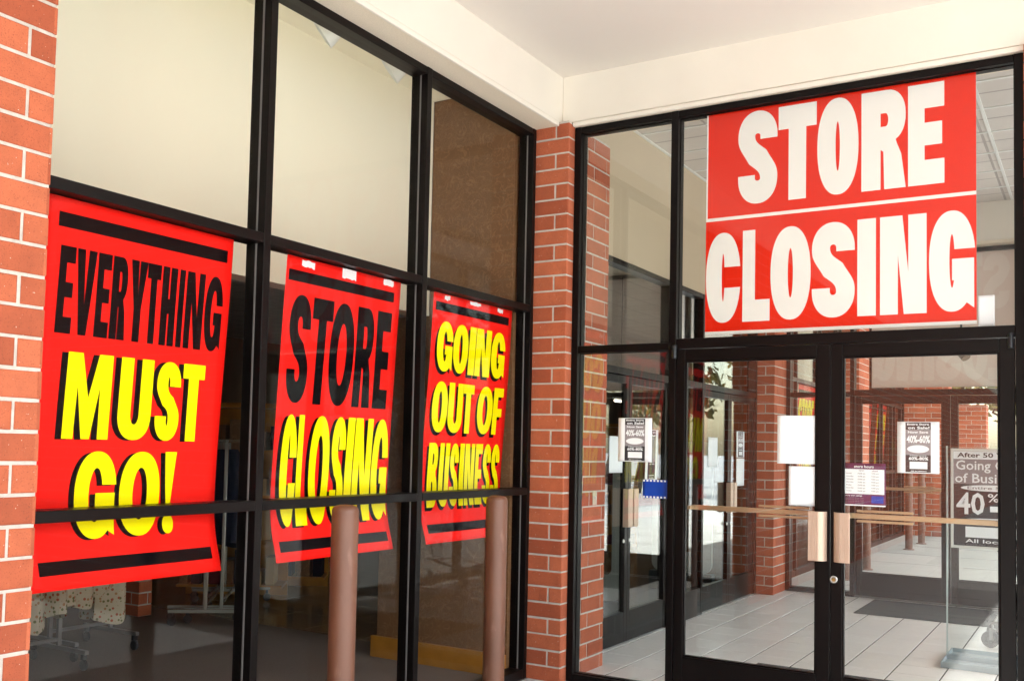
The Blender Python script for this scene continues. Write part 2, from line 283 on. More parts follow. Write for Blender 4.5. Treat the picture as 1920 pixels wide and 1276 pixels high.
# ------------------------------------------------------------------ mesh helpers
class MB:
    def __init__(s): s.v = []; s.f = []; s.mi = []; s.t = []
    def add(s, vs, fs, mi=0, t=0.5):
        b = len(s.v); s.v += [tuple(v) for v in vs]
        for f in fs: s.f.append([b + i for i in f]); s.mi.append(mi); s.t.append(t)
    def box(s, x0, x1, y0, y1, z0, z1, mi=0, t=0.5):
        vs = [(x0,y0,z0),(x1,y0,z0),(x1,y1,z0),(x0,y1,z0),(x0,y0,z1),(x1,y0,z1),(x1,y1,z1),(x0,y1,z1)]
        s.add(vs, [(0,3,2,1),(4,5,6,7),(0,1,5,4),(1,2,6,5),(2,3,7,6),(3,0,4,7)], mi, t); return s
    def tube(s, pts, r, n=12, mi=0, cap=True):
        pts = [Vector(p) for p in pts]; rr = r if isinstance(r, (list, tuple)) else [r] * len(pts)
        rings = []
        prev = None
        for i, p in enumerate(pts):
            d = (pts[min(i + 1, len(pts) - 1)] - pts[max(i - 1, 0)]).normalized()
            a = prev if prev is not None else (Vector((0, 0, 1)) if abs(d.z) < 0.9 else Vector((1, 0, 0)))
            u = (a - d * a.dot(d)).normalized(); w = d.cross(u); prev = u
            rings.append([p + (u * math.cos(2 * math.pi * k / n) + w * math.sin(2 * math.pi * k / n)) * rr[i] for k in range(n)])
        vs = [v for ring in rings for v in ring]; fs = []
        for i in range(len(pts) - 1):
            for k in range(n):
                fs.append((i*n+k, i*n+(k+1) % n, (i+1)*n+(k+1) % n, (i+1)*n+k))
        if cap: fs.append(tuple(range(n))[::-1]); fs.append(tuple(range((len(pts)-1)*n, len(pts)*n)))
        s.add(vs, fs, mi); return s
    def lathe(s, prof, c=(0, 0, 0), n=28, mi=0, axis='z'):
        vs = []; fs = []
        for (r, h) in prof:
            for k in range(n):
                a = 2 * math.pi * k / n
                p = (r * math.cos(a), r * math.sin(a), h)
                if axis == 'y': p = (p[0], p[2], p[1])
                if axis == 'x': p = (p[2], p[0], p[1])
                vs.append((c[0]+p[0], c[1]+p[1], c[2]+p[2]))
        for i in range(len(prof) - 1):
            for k in range(n):
                fs.append((i*n+k, i*n+(k+1) % n, (i+1)*n+(k+1) % n, (i+1)*n+k))
        s.add(vs, fs, mi); return s
    def prism(s, poly, z0, z1, mi=0):              # poly: ccw xy outline, extruded in z
        n = len(poly)
        vs = [(x, y, z0) for x, y in poly] + [(x, y, z1) for x, y in poly]
        fs = [tuple(range(n))[::-1], tuple(range(n, 2*n))] + [(i, (i+1) % n, n+(i+1) % n, n+i) for i in range(n)]
        s.add(vs, fs, mi); return s
    def build(s, name, mats, parent=None, smooth=False, bevel=0.0, segs=2, origin=None):
        me = bpy.data.meshes.new(name)
        vs = s.v
        if origin is not None: vs = [(a - origin[0], b - origin[1], c - origin[2]) for a, b, c in vs]
        me.from_pydata(vs, [], s.f)
        mats = mats if isinstance(mats, (list, tuple)) else [mats]
        for m in mats: me.materials.append(m)
        me.polygons.foreach_set('material_index', s.mi)
        if any(t != 0.5 for t in s.t):
            at = me.attributes.new('tint', 'FLOAT', 'FACE'); at.data.foreach_set('value', s.t)
        if smooth:
            bm = bmesh.new(); bm.from_mesh(me)
            bmesh.ops.recalc_face_normals(bm, faces=bm.faces[:])
            for f in bm.faces: f.smooth = True
            for e in bm.edges:
                if len(e.link_faces) == 2 and e.calc_face_angle(0) > R(35): e.smooth = False
            bm.to_mesh(me); bm.free()
        else:
            bm = bmesh.new(); bm.from_mesh(me); bmesh.ops.recalc_face_normals(bm, faces=bm.faces[:]); bm.to_mesh(me); bm.free()
        me.update()
        o = bpy.data.objects.new(name, me); COL.objects.link(o)
        if origin is not None: o.location = origin
        if parent is not None:
            o.parent = parent
            if origin is None: o.location = -parent.location if parent.rotation_euler.z == 0 else o.location
            else: o.location = Vector(origin) - parent.location
        if bevel > 0:
            b = o.modifiers.new('bevel', 'BEVEL'); b.width = bevel; b.segments = segs; b.limit_method = 'ANGLE'; b.angle_limit = R(40)
        return o
def tag(o, label=None, cat=None, group=None, kind=None):
    if label: o['label'] = label
    if cat: o['category'] = cat
    if group: o['group'] = group
    if kind: o['kind'] = kind
    return o
def thing(name, label, cat, loc=(0, 0, 0), group=None):
    o = bpy.data.objects.new(name, None); COL.objects.link(o); o.location = loc; o.empty_display_size = 0.2
    return tag(o, label, cat, group)
def copy_tree(o, loc=None, parent=None, label=None, group=None):
    c = o.copy(); COL.objects.link(c)
    if parent is not None: c.parent = parent
    if loc is not None: c.location = loc
    if label: c['label'] = label
    if group: c['group'] = group
    for ch in list(o.children): copy_tree(ch, None, c)
    return c
def bx(name, mat, parent, *a, bevel=0.0, smooth=False):
    return MB().box(*a).build(name, mat, parent, bevel=bevel, smooth=smooth)

# ------------------------------------------------------------------ setting: ground
tag(MB().box(-400, 400, -400, 400, -0.5, -0.135).build('ground', MT['asphalt']), kind='structure')   # car park, asphalt made pale to bounce more light under the canopy
MIR = 2.725                                  # the building mirrors about y = 2.725
sw = MB(); sw.box(0.0, 7.2, -34, 0.02, -0.30, 0.0); sw.box(0.0, 7.2, 5.43, 21.5, -0.30, 0.0); sw.box(3.10, 7.2, 0.02, 5.43, -0.30, 0.0)
tag(sw.build('pavement', MT['concrete'], bevel=0.012), kind='structure')
jt = MB()
for y in [-15 + 1.5 * k for k in range(10)]: jt.box(0.3, 7.15, y - 0.004, y + 0.004, 0.0005, 0.002)
for y in [6.3 + 1.5 * k for k in range(10)]: jt.box(0.3, 7.15, y - 0.004, y + 0.004, 0.0005, 0.002)
tag(jt.build('pavement_joints', MT['rubber']), kind='structure')
ln = MB()
for k in range(14): ln.box(9.0, 14.2, -18 + 2.8 * k, -17.9 + 2.8 * k, -0.135, -0.131)
tag(ln.build('parking_lines', MT['line_paint']), kind='structure')
vf = MB(); vf.box(-0.02, 3.10, 0.02, 5.43, -0.3, -0.006, 1)
for i in range(-2, 9):
    for j in range(-9, 10):
        xa, xb = 0.379 + 0.317 * i + 0.0055, 0.379 + 0.317 * (i + 1) - 0.0055
        ya_, yb_ = 2.642 + 0.3255 * j + 0.0042, 2.642 + 0.3255 * (j + 1) - 0.0042
        xa, xb, ya_, yb_ = max(xa, -0.018), min(xb, 3.098), max(ya_, 0.022), min(yb_, 5.428)
        if xb - xa < 0.02 or yb_ - ya_ < 0.02: continue
        zt = -0.002 + random.uniform(-0.0004, 0.0004); c = 0.0015
        vf.add([(xa, ya_, -0.0058), (xb, ya_, -0.0058), (xb, yb_, -0.0058), (xa, yb_, -0.0058), (xa, ya_, zt - c), (xb, ya_, zt - c), (xb, yb_, zt - c), (xa, yb_, zt - c),
                (xa + c, ya_ + c, zt), (xb - c, ya_ + c, zt), (xb - c, yb_ - c, zt), (xa + c, yb_ - c, zt)],
               [(0, 1, 5, 4), (1, 2, 6, 5), (2, 3, 7, 6), (3, 0, 4, 7), (4, 5, 9, 8), (5, 6, 10, 9), (6, 7, 11, 10), (7, 4, 8, 11), (8, 9, 10, 11)], 0, random.random())
tag(vf.build('vestibule_floor', [MT['vestibule_tile'], MT['grout']]), kind='structure')
fl = MB(); fl.box(-16, -0.02, -16, 0.25, -0.3, -0.002)
tag(fl.build('carpet', MT['carpet']), kind='structure')
fl = MB(); fl.box(-16, -0.021, 0.25, 21.5, -0.3, -0.003)
tag(fl.build('store_floor', MT['store_tile']), kind='structure')

# ------------------------------------------------------------------ brickwork
CH, C0 = 0.1027, 0.094                       # course height, a known bed-joint height
def add_brick(mb, O, u, n, a, b, z0, z1, depth=0.010, ch=0.0028):
    # one brick face slab: spans a..b along u, z0..z1, sticking out from the mortar plane along n
    t = random.random()
    j = lambda k: random.uniform(-k, k)
    a += j(0.0012); b += j(0.0012); z0 += j(0.0010); z1 += j(0.0010); d = depth + j(0.0008)
    P = lambda s, z, w: O + u * s + n * w + Vector((0, 0, z))
    back = [P(a, z0, -0.006), P(b, z0, -0.006), P(b, z1, -0.006), P(a, z1, -0.006)]
    mid = [P(a, z0, d - ch), P(b, z0, d - ch), P(b, z1, d - ch), P(a, z1, d - ch)]
    k_ = lambda: ch + abs(random.gauss(0, 0.0013))
    fr = [P(a + k_(), z0 + k_(), d + j(.0008)), P(b - k_(), z0 + k_(), d + j(.0008)), P(b - k_(), z1 - k_(), d + j(.0008)), P(a + k_(), z1 - k_(), d + j(.0008))]
    fs = [(8, 9, 10, 11)]
    for i in range(4):
        k = (i + 1) % 4
        fs += [(i, k, 4 + k, 4 + i), (4 + i, 4 + k, 8 + k, 8 + i)]
    mb.add(back + mid + fr, fs, 0, t)
def brick_face(mb, corner, u, n, length, ztop, first_odd, trim0=0.0, zbot=0.0):
    # courses start at `corner` and run along u; odd courses start with a header, even with a stretcher
    O = Vector(corner); u = Vector(u); n = Vector(n); J = 0.0122
    i = 0
    while True:
        za = C0 + CH * (i - 1) + J / 2; zb = C0 + CH * i - J / 2
        if i == 0: za = 0.0
        if za >= ztop - 0.02: break
        zb = min(zb, ztop)
        if zb > zbot:
            odd = (i % 2 == 1) == first_odd
            s = 0.0; e = 0.0915 if odd else 0.2935
            while s < length - 0.01:
                e2 = min(e, length)
                if e2 - max(s, trim0) > 0.012: add_brick(mb, O, u, n, max(s, trim0), e2, max(za, zbot), zb)
                s = e + J; e = s + 0.2935
        i += 1
BD = 0.010
def brick_block(name, label, x0, x1, y0, y1, zt, faces, group=None, cat='brick pillar', odd=True):
    """faces: list of (side, start) - side in '+x','-y','+y','-x'; start = which end holds the corner"""
    o = thing(name, label, cat, ((x0 + x1) / 2, (y0 + y1) / 2, 0), group)
    MB().box(x0 + BD * 0.45, x1 - BD * 0.45, y0 + BD * 0.45, y1 - BD * 0.45, -0.01, zt).build('mortar', MT['mortar'], o)
    mb = MB()
    q = BD
    for side, st in faces:
        if side == '+x':
            if st == 'lo': brick_face(mb, (x1 - q, y0, 0), (0, 1, 0), (1, 0, 0), y1 - y0, zt, odd, q + 0.0005)
            else: brick_face(mb, (x1 - q, y1, 0), (0, -1, 0), (1, 0, 0), y1 - y0, zt, odd, q + 0.0005)
        if side == '-x':
            if st == 'lo': brick_face(mb, (x0 + q, y0, 0), (0, 1, 0), (-1, 0, 0), y1 - y0, zt, odd, q + 0.0005)
            else: brick_face(mb, (x0 + q, y1, 0), (0, -1, 0), (-1, 0, 0), y1 - y0, zt, odd, q + 0.0005)
        if side == '-y':
            if st == 'hi': brick_face(mb, (x1, y0 + q, 0), (-1, 0, 0), (0, -1, 0), x1 - x0, zt, odd)
            else: brick_face(mb, (x0, y0 + q, 0), (1, 0, 0), (0, -1, 0), x1 - x0, zt, odd)
        if side == '+y':
            if st == 'hi': brick_face(mb, (x1, y1 - q, 0), (-1, 0, 0), (0, 1, 0), x1 - x0, zt, odd)
            else: brick_face(mb, (x0, y1 - q, 0), (1, 0, 0), (0, 1, 0), x1 - x0, zt, odd)
    mb.build('brickwork', MT['brick'], o)
    return o
PX = 0.245                                   # face of all the brick piers on the porch side
ZS = 3.669                                   # underside of the beams
brick_block('brick_pillar', 'narrow brick pillar in the porch corner between the poster windows and the glass doors', -0.09, PX, -0.084, 0.574, ZS + 0.028, [('-y', 'hi'), ('+x', 'lo')])
brick_block('brick_pier', 'big red brick pier at the left edge beside the EVERYTHING MUST GO poster', -0.30, PX, -34.0, -3.881, ZS, [('+x', 'hi'), ('+y', 'hi')], cat='brick pier')
brick_block('brick_pillar', 'brick pillar inside the vestibule behind the white sheets on the left door', -0.09, PX, 2 * MIR - 0.574, 2 * MIR + 0.084, ZS + 0.028, [('-y', 'hi'), ('+x', 'lo'), ('+y', 'hi')])
brick_block('brick_pier', 'brick pier on the far pavement beyond the vestibule, next to the edge-on red posters', -0.30, PX, 2 * MIR + 3.881, 2 * MIR + 4.62, ZS, [('+x', 'lo'), ('-y', 'hi'), ('+y', 'hi')], cat='brick pier')
brick_block('brick_wall', 'sunlit brick wall end closing the far pavement behind the poster stand', -0.30, 0.78, 14.85, 15.4, ZS, [('-y', 'hi'), ('+x', 'lo')], cat='brick wall')
brick_block('brick_wall', 'dark red brick garden wall farther off, left of the white sky in the right door', -0.30, 1.06, 19.0, 19.5, 2.70, [('-y', 'hi'), ('+x', 'lo')], cat='brick wall')
brick_block('brick_wall', 'red brick wall continuing right of the entrance doors, just outside the frame', 2.897, 5.55, -0.084, 0.24, ZS + 0.02, [('-y', 'lo'), ('-x', 'lo')], cat='brick wall')
brick_block('brick_pier', 'red brick pier right of the far exit doors', 2.897, 3.10, 2 * MIR - 0.574, 2 * MIR + 0.084, ZS + 0.02, [('-y', 'hi'), ('+x', 'lo'), ('-x', 'lo')], cat='brick pier')

# ------------------------------------------------------------------ porch canopy
cn = thing('porch_canopy', 'cream stucco porch canopy over the shop windows and entrance doors', 'canopy', (0, 0, ZS))
def canopy_half(my):
    # my: maps y of the near half onto either half of the building
    def yb(a, b): a, b = my(a), my(b); return (min(a, b), max(a, b))
    XB, YB = 0.165, -0.030
    far = -34.0 if my(-1) < 0 else -8.3
    y0, y1 = yb(far, YB)
    # beam over the poster windows, with a rounded drip lip along its foot
    MB().box(-0.112, XB, *yb(far, -0.0005), ZS + 0.03, 4.30).build('window_beam', MT['stucco'], cn, bevel=0.006)
    MB().box(-0.112, XB - 0.012, *yb(far, -0.0845), ZS, ZS + 0.0295).build('soffit', MT['stucco_rough'], cn)
    lip = MB(); lip.box(XB - 0.0115, XB + 0.007, *yb(far, -0.0848), ZS - 0.003, ZS + 0.026)
    lip.build('drip_edge', MT['stucco'], cn, bevel=0.005)
    ya, ybb = yb(YB, 0.25)
    MB().box(XB + 0.0005, 5.6, ya, ybb, ZS + 0.03, 4.30).build('door_beam', MT['stucco'], cn, bevel=0.006)
    MB().box(PX + 0.001, 5.6, *yb(YB + 0.012, 0.25), ZS + 0.0005, ZS + 0.0295).build('soffit', MT['stucco_rough'], cn)
    MB().box(PX + 0.001, 5.6, *yb(YB - 0.007, YB + 0.0115), ZS - 0.003, ZS + 0.026).build('drip_edge', MT['stucco'], cn, bevel=0.005)
    MB().box(XB + 0.001, 5.6, *yb(far, YB - 0.0005), 4.015, 4.30).build('ceiling_board', MT['ceiling'], cn)
    MB().box(5.6005, 5.9, *yb(far, 0.25), 4.0, 4.5).build('edge_beam', MT['stucco'], cn, bevel=0.01)
canopy_half(lambda y: y)
canopy_half(lambda y: 2 * MIR - y)
MB().box(-16.2, 5.9, -34, 21.7, 4.31, 4.6).build('roof_slab', MT['stucco'], cn)
MB().box(5.6005, 5.9, 0.2505, 2 * MIR - 0.2505, 3.47, 4.5).build('edge_beam', MT['stucco'], cn)
MB().box(3.2, 5.6, 0.2505, 2 * MIR - 0.2505, 4.0, 4.3).build('ceiling_board', MT['ceiling'], cn)

# ------------------------------------------------------------------ glazed wall A (poster windows)
GX = -0.053
def window_wall(name, label, mys, seq, group=None):
    o = thing(name, label, 'shop window', (0, 0, 0), group)
    def yb(a, b): a, b = mys(a), mys(b); return (min(a, b), max(a, b))
    ms = seq
    for (a, b) in ms:
        MB().box(-0.112, 0.0, *yb(a, b), 0.0, ZS - 0.001).build('mullion', MT['frame'], o, bevel=0.003)
    spans = [(ms[i][1], ms[i + 1][0]) for i in range(len(ms) - 1)]
    rails = [('sill', 0.0, 0.062), ('lower_rail', 1.205, 1.250), ('transom', 2.422, 2.468), ('head', 3.624, ZS - 0.002)]
    for (a, b) in spans:
        for nm, za, zb in rails:
            MB().box(-0.110, -0.0025 if nm != 'lower_rail' else 0.001, *yb(a + 0.0003, b - 0.0003), za, zb).build(nm, MT['frame'], o, bevel=0.003)
        for za, zb in ((0.062, 1.205), (1.250, 2.422), (2.468, 3.624)):
            MB().box(GX - 0.003, GX + 0.003, *yb(a - 0.004, b + 0.004), za - 0.004, zb + 0.004).build('glass_pane', MT['glass_a'], o)
            for (p, q) in ((a, a + 0.005), (b - 0.005, b)):
                MB().box(GX + 0.0035, GX + 0.011, *yb(p, q), za + 0.0005, zb - 0.0005).build('gasket', MT['gasket'], o)  # real seal; its grey also draws in the highlight along the glass edge
    return o
NEARM = [(-3.880, -3.834), (-2.627, -2.581), (-1.374, -1.327), (-0.125, -0.0845)]
window_wall('shop_window', 'tall black framed window wall holding the three red and yellow posters', lambda y: y, NEARM)
window_wall('shop_window', 'far black framed window wall seen through the vestibule, with the small STORE CLOSING poster', lambda y: 2 * MIR - y, NEARM)
window_wall('shop_window', 'farthest window wall on the far pavement, posters seen edge-on', lambda y: y, [(10.075, 10.12), (11.33, 11.375), (12.58, 12.625), (13.83, 13.875), (14.80, 14.845)])

# ------------------------------------------------------------------ entrance fronts (B and its mirror C)
def entrance(name, label, my, near):
    e = thing(name, label, 'entrance', (0, 0, 0))
    def yb(a, b): a, b = my(a), my(b); return (min(a, b), max(a, b))
    D = (0.0, 0.110)
    F = MT['frame']
    def bar(nm, x0, x1, z0, z1, d=D, mat=F, par=None, bev=0.003): return MB().box(x0, x1, *yb(*d), z0, z1).build(nm, mat, par or e, bevel=bev)
    bar('jamb', 0.2468, 0.292, 0, ZS - 0.001); bar('jamb', 2.848, 2.894, 0, ZS - 0.001)
    bar('mullion', 0.929, 0.975, 0, ZS - 0.001)
    dd = (0.003, 0.108)
    bar('head', 0.2923, 0.9287, 3.624, ZS - 0.002, dd); bar('head', 0.9753, 2.8477, 3.624, ZS - 0.002, dd)
    bar('transom', 0.2923, 0.9287, 2.147, 2.194, dd); bar('transom', 0.9753, 2.8477, 2.154, 2.2156, dd)
    bar('sill', 0.2923, 0.9287, 0.0, 0.05, dd); bar('threshold', 0.9753, 2.8477, 0.0, 0.012, (0.003, 0.10), MT['gasket'])
    G0 = (0.047, 0.053)
    def pane(x0, x1, z0, z1, par=e, g=G0, nm='glass_pane', gm='glass'):
        MB().box(x0 - 0.004, x1 + 0.004, *yb(*g), z0 - 0.004, z1 + 0.004).build(nm, MT[gm], par)
        k = MB(); ga = (g[0] - 0.008, g[0] - 0.0005)
        for p, q in ((x0, x0 + 0.005), (x1 - 0.005, x1)): k.box(p, q, *yb(*ga), z0, z1)
        for p, q in ((z0, z0 + 0.005), (z1 - 0.005, z1)): k.box(x0 + 0.0055, x1 - 0.0055, *yb(*ga), p, q)
        k.build('gasket', MT['gasket'] if False else F, par)
    pane(0.292, 0.929, 0.05, 2.147); pane(0.292, 0.929, 2.194, 3.624); pane(0.975, 2.848, 2.2156, 3.624, gm='glass_t')
    def leaf(x0, x1, s0, s1, hx, mirror):
        d = tag(thing('door', None, None), None, None); d.parent = e
        d['label'] = 'glass door leaf with dark bronze frame'
        t = (0.008, 0.052)
        bar('stile', x0, s0, 0.014, 2.150, t, F, d); bar('stile', s1, x1, 0.014, 2.150, t, F, d)
        bar('top_rail', s0 + 0.0003, s1 - 0.0003, 2.077, 2.1495, (0.009, 0.051), F, d); bar('bottom_rail', s0 + 0.0003, s1 - 0.0003, 0.0145, 0.257, (0.009, 0.051), F, d)
        # glazing stops, set back inside the opening
        st = MB(); w = 0.010; sb = (0.015, 0.045)
        st.box(s0, s0 + w, *yb(*sb), 0.257, 2.077); st.box(s1 - w, s1, *yb(*sb), 0.257, 2.077)
        st.box(s0 + w, s1 - w, *yb(*sb), 0.257, 0.257 + w); st.box(s0 + w, s1 - w, *yb(*sb), 2.077 - w, 2.077)
        st.build('glazing_stop', F, d, bevel=0.002)
        MB().box(s0 + 0.006, s1 - 0.006, *yb(0.028, 0.034), 0.262, 2.072).build('glass_pane', MT['glass'], d)
        # pivot hinge at the top corner
        yc = my(-0.012)
        MB().lathe([(0.0, -0.042), (0.014, -0.042), (0.0155, -0.038), (0.0155, 0.012), (0.013, 0.014), (0.013, 0.018), (0.0155, 0.020), (0.0155, 0.036), (0.013, 0.040), (0.0, 0.040)], (hx, yc, 2.135), 20).build('hinge', MT['hinge'], d, smooth=True)
        # push bar on the room side with a wider latch pad
        zc = 1.168
        pb = MB(); pb.box(s0 + 0.012, s1 - 0.004, *yb(0.100, 0.118), zc - 0.015, zc + 0.015)
        for q in (s0 + 0.012, s1 - 0.03): pb.box(q, q + 0.026, *yb(0.035, 0.0995), zc - 0.012, zc + 0.012)
        pb.build('push_bar', MT['brass_bar'], d, bevel=0.004)
        px0, px1 = (s1 - 0.36, s1 - 0.06) if not mirror else (s0 + 0.06, s0 + 0.36)
        pd = MB(); pd.box(px0, px1, *yb(0.0995, 0.1175), zc + 0.0215, zc + 0.036); pd.box(px0, px1, *yb(0.0995, 0.1175), zc - 0.036, zc - 0.0215)
        pd.build('latch_pad', MT['brass_bar'], d, bevel=0.003)
        return d
    L = leaf(0.979, 1.909, 1.035, 1.832, 0.972, False)
    Rr = leaf(1.913, 2.844, 1.976, 2.771, 2.828, True)
    L['label'] = 'left glass door leaf, two blank white sheets taped inside' if near else 'far glass door leaf'
    Rr['label'] = 'right glass door leaf with a round lock and the store hours sign' if near else 'far glass door leaf'
    # curved pull handles, ribbed bronze
    def pull(par, s, xb):
        prof = []                                   # cross-section in (x from base, y)
        outer = [(0.0, 0.0), (0.004, -0.016), (0.012, -0.031), (0.026, -0.0415), (0.040, -0.045)]
        k = 6
        for i in range(k):                         # ribs on the flat
            xx = 0.040 + 0.052 * (i + 0.5) / k
            outer += [(xx - 0.0034, -0.0440), (xx - 0.0026, -0.0468), (xx + 0.0026, -0.0468), (xx + 0.0034, -0.0440)]
        outer += [(0.094, -0.045), (0.096, -0.043)]
        inner = [(0.096, -0.041), (0.040, -0.041), (0.028, -0.037), (0.016, -0.028), (0.010, -0.014), (0.008, 0.0)]
        poly = [(xb + s * x, my(y + 0.008)) for x, y in outer + inner]
        MB().prism(poly, 0.908, 1.188).build('pull_handle', MT['copper'], par, smooth=True)
    pull(L, -1, 1.893); pull(Rr, 1, 1.930)
    if near:
        lx, lz = 1.933, 0.808
        MB().lathe([(0.0, 0.0075), (0.021, 0.0075), (0.021, -0.004), (0.018, -0.007), (0.012, -0.007), (0.011, -0.004)], (lx, 0, lz), 28, axis='y').build('lock_ring', MT['chrome'], Rr, smooth=True)
        MB().lathe([(0.0, -0.0045), (0.0108, -0.0045), (0.0108, 0.0)], (lx, 0, lz - 0.003), 20, axis='y').build('lock_core', MT['brass'], Rr, smooth=True)
    return e
entrance('entrance_front', 'near entrance of dark bronze framing with double glass doors, side light and transom', lambda y: y, True)
entrance('entrance_front', 'far exit front of the vestibule with double glass doors onto the other pavement', lambda y: 2 * MIR - y, False)

# right side glazing of the vestibule
vs = thing('vestibule_window', 'glazed right side wall of the vestibule, hidden past the right door jamb', 'window', (3.0, MIR, 0))
for y in (0.575, 1.62, 2.70, 3.78, 4.83):
    MB().box(2.95, 3.05, y, y + 0.045, 0, 3.66).build('mullion', MT['frame'], vs, bevel=0.003)
for y0, y1 in ((0.62, 1.62), (1.665, 2.70), (2.745, 3.78), (3.825, 4.83)):
    for z0, z1 in ((0, 0.06), (2.15, 2.20), (3.6, 3.66)): MB().box(2.952, 3.048, y0 + 0.0003, y1 - 0.0003, z0, z1).build('rail', MT['frame'], vs)
    for z0, z1 in ((0.06, 2.15), (2.20, 3.6)): MB().box(2.997, 3.003, y0 - 0.004, y1 + 0.004, z0 - 0.004, z1 + 0.004).build('glass_pane', MT['glass'], vs)
# vestibule ceiling with its tile grid, and the bulkheads above the doors
vc = thing('vestibule_ceiling', 'suspended tile ceiling of the vestibule seen above the big red banner', 'ceiling', (1.5, MIR, 4.09))
MB().box(-0.09, 3.1, 0.26, 2 * MIR - 0.26, 4.09, 4.29).build('ceiling_tiles', MT['store_ceiling'], vc)
gr = MB()
for k in range(6): gr.box(0.06 + 0.61 * k - 0.012, 0.06 + 0.61 * k + 0.012, 0.27, 2 * MIR - 0.27, 4.082, 4.0895)
for k in range(9): gr.box(-0.08, 3.09, 0.34 + 0.61 * k - 0.012, 0.34 + 0.61 * k + 0.012, 4.0825, 4.0893)
gr.build('ceiling_grid', MT['plastic_white'], vc)
# ------------------------------------------------------------------ inner doors (left side of the vestibule)
ix = 0.06
inn = thing('inner_entrance', 'inner row of dark framed glass doors from the vestibule into the store', 'entrance', (0, 0, 0))
def ibar(nm, y0, y1, z0, z1, par, x0=ix - 0.10, x1=ix, mat=None, bev=0.003): return MB().box(x0, x1, y0, y1, z0, z1).build(nm, mat or MT['frame'], par, bevel=bev)
ya, yz = 0.575, 2 * MIR - 0.575
for y0, y1 in ((ya, 0.62), (2.285, 2.33), (3.12, 3.165), (yz - 0.045, yz)): ibar('post', y0, y1, 0, 3.0, inn)
for y0, y1 in ((0.6203, 2.2847), (2.3303, 3.1197), (3.1653, yz - 0.0453)):
    ibar('head_rail', y0, y1, 2.105, 2.16, inn, x1=ix - 0.002); ibar('head_rail', y0, y1, 2.955, 3.0, inn, x1=ix - 0.002)
    MB().box(ix - 0.053, ix - 0.047, y0 - 0.004, y1 + 0.004, 2.156, 2.959).build('glass_pane', MT['glass'], inn)
ibar('sill', 2.3303, 3.1197, 0, 0.25, inn, x1=ix - 0.002)
MB().box(ix - 0.053, ix - 0.047, 2.326, 3.124, 0.246, 2.109).build('glass_pane', MT['glass'], inn)
def ileaf(y0, y1, handle_side):
    d = thing('door', None, None); d.parent = inn; d.location = (0, 0, 0); d['label'] = 'inner glass door leaf'
    w = 0.055; X0, X1 = ix - 0.065, ix - 0.018
    for a, b in ((y0, y0 + w), (y1 - w, y1)): MB().box(X0, X1, a, b, 0.012, 2.10).build('stile', MT['frame'], d, bevel=0.003)
    MB().box(X0 + 0.001, X1 - 0.001, y0 + w + 0.0003, y1 - w - 0.0003, 2.04, 2.0995).build('top_rail', MT['frame'], d, bevel=0.003)
    MB().box(X0 + 0.001, X1 - 0.001, y0 + w + 0.0003, y1 - w - 0.0003, 0.0125, 0.245).build('bottom_rail', MT['frame'], d, bevel=0.003)
    MB().box(ix - 0.044, ix - 0.038, y0 + w - 0.004, y1 - w + 0.004, 0.241, 2.044).build('glass_pane', MT['glass'], d)
    hy = y0 + 0.01 if handle_side == 'lo' else y1 - 0.10
    MB().box(ix - 0.018, ix + 0.03, hy, hy + 0.012, 0.91, 1.21).box(ix + 0.022, ix + 0.03, hy + 0.0125, hy + 0.09, 0.91, 1.21).build('pull_handle', MT['copper'], d, bevel=0.003)
    MB().lathe([(0, 0.0), (0.017, 0.0), (0.014, 0.006), (0, 0.006)], (ix - 0.018, hy + 0.02, 0.80), 18, axis='x').build('lock', MT['chrome'], d, smooth=True)
    return d
for a, b, h in ((0.624, 1.448, 'hi'), (1.452, 2.281, 'lo'), (3.169, 3.993, 'hi'), (3.997, yz - 0.049, 'lo')): ileaf(a, b, h)
# wall above the inner doors
bw = thing('vestibule_wall', 'cream wall above the inner doors, up to the vestibule ceiling', 'wall', (-0.02, MIR, 3.0))
MB().box(-0.085, 0.05, ya + 0.0005, yz - 0.0005, 3.0005, 4.08).build('wall_board', MT['tan_wall'], bw)

# ------------------------------------------------------------------ store interior shell
sh = thing('store_room', 'dim brown store interior behind the window walls', 'shop interior', (-8, 2, 0))
MB().box(-15.8, -15.6, -15.8, 21.2, 0, 4.3).build('back_wall', MT['store_wall'], sh)
MB().box(-15.6, -0.31, -15.8, -15.6, 0, 4.3).build('side_wall', MT['store_wall'], sh)
MB().box(-15.6, -0.31, 21.0, 21.2, 0, 4.3).build('side_wall', MT['store_wall'], sh)
MB().box(-15.6, -0.95, -15.6, 21.0, 4.16, 4.30).build('ceiling_tiles', MT['store_ceiling'], sh)
MB().box(-0.30, -0.12, 14.9, 21.0, 0, 4.3).build('front_wall', MT['store_wall'], sh)
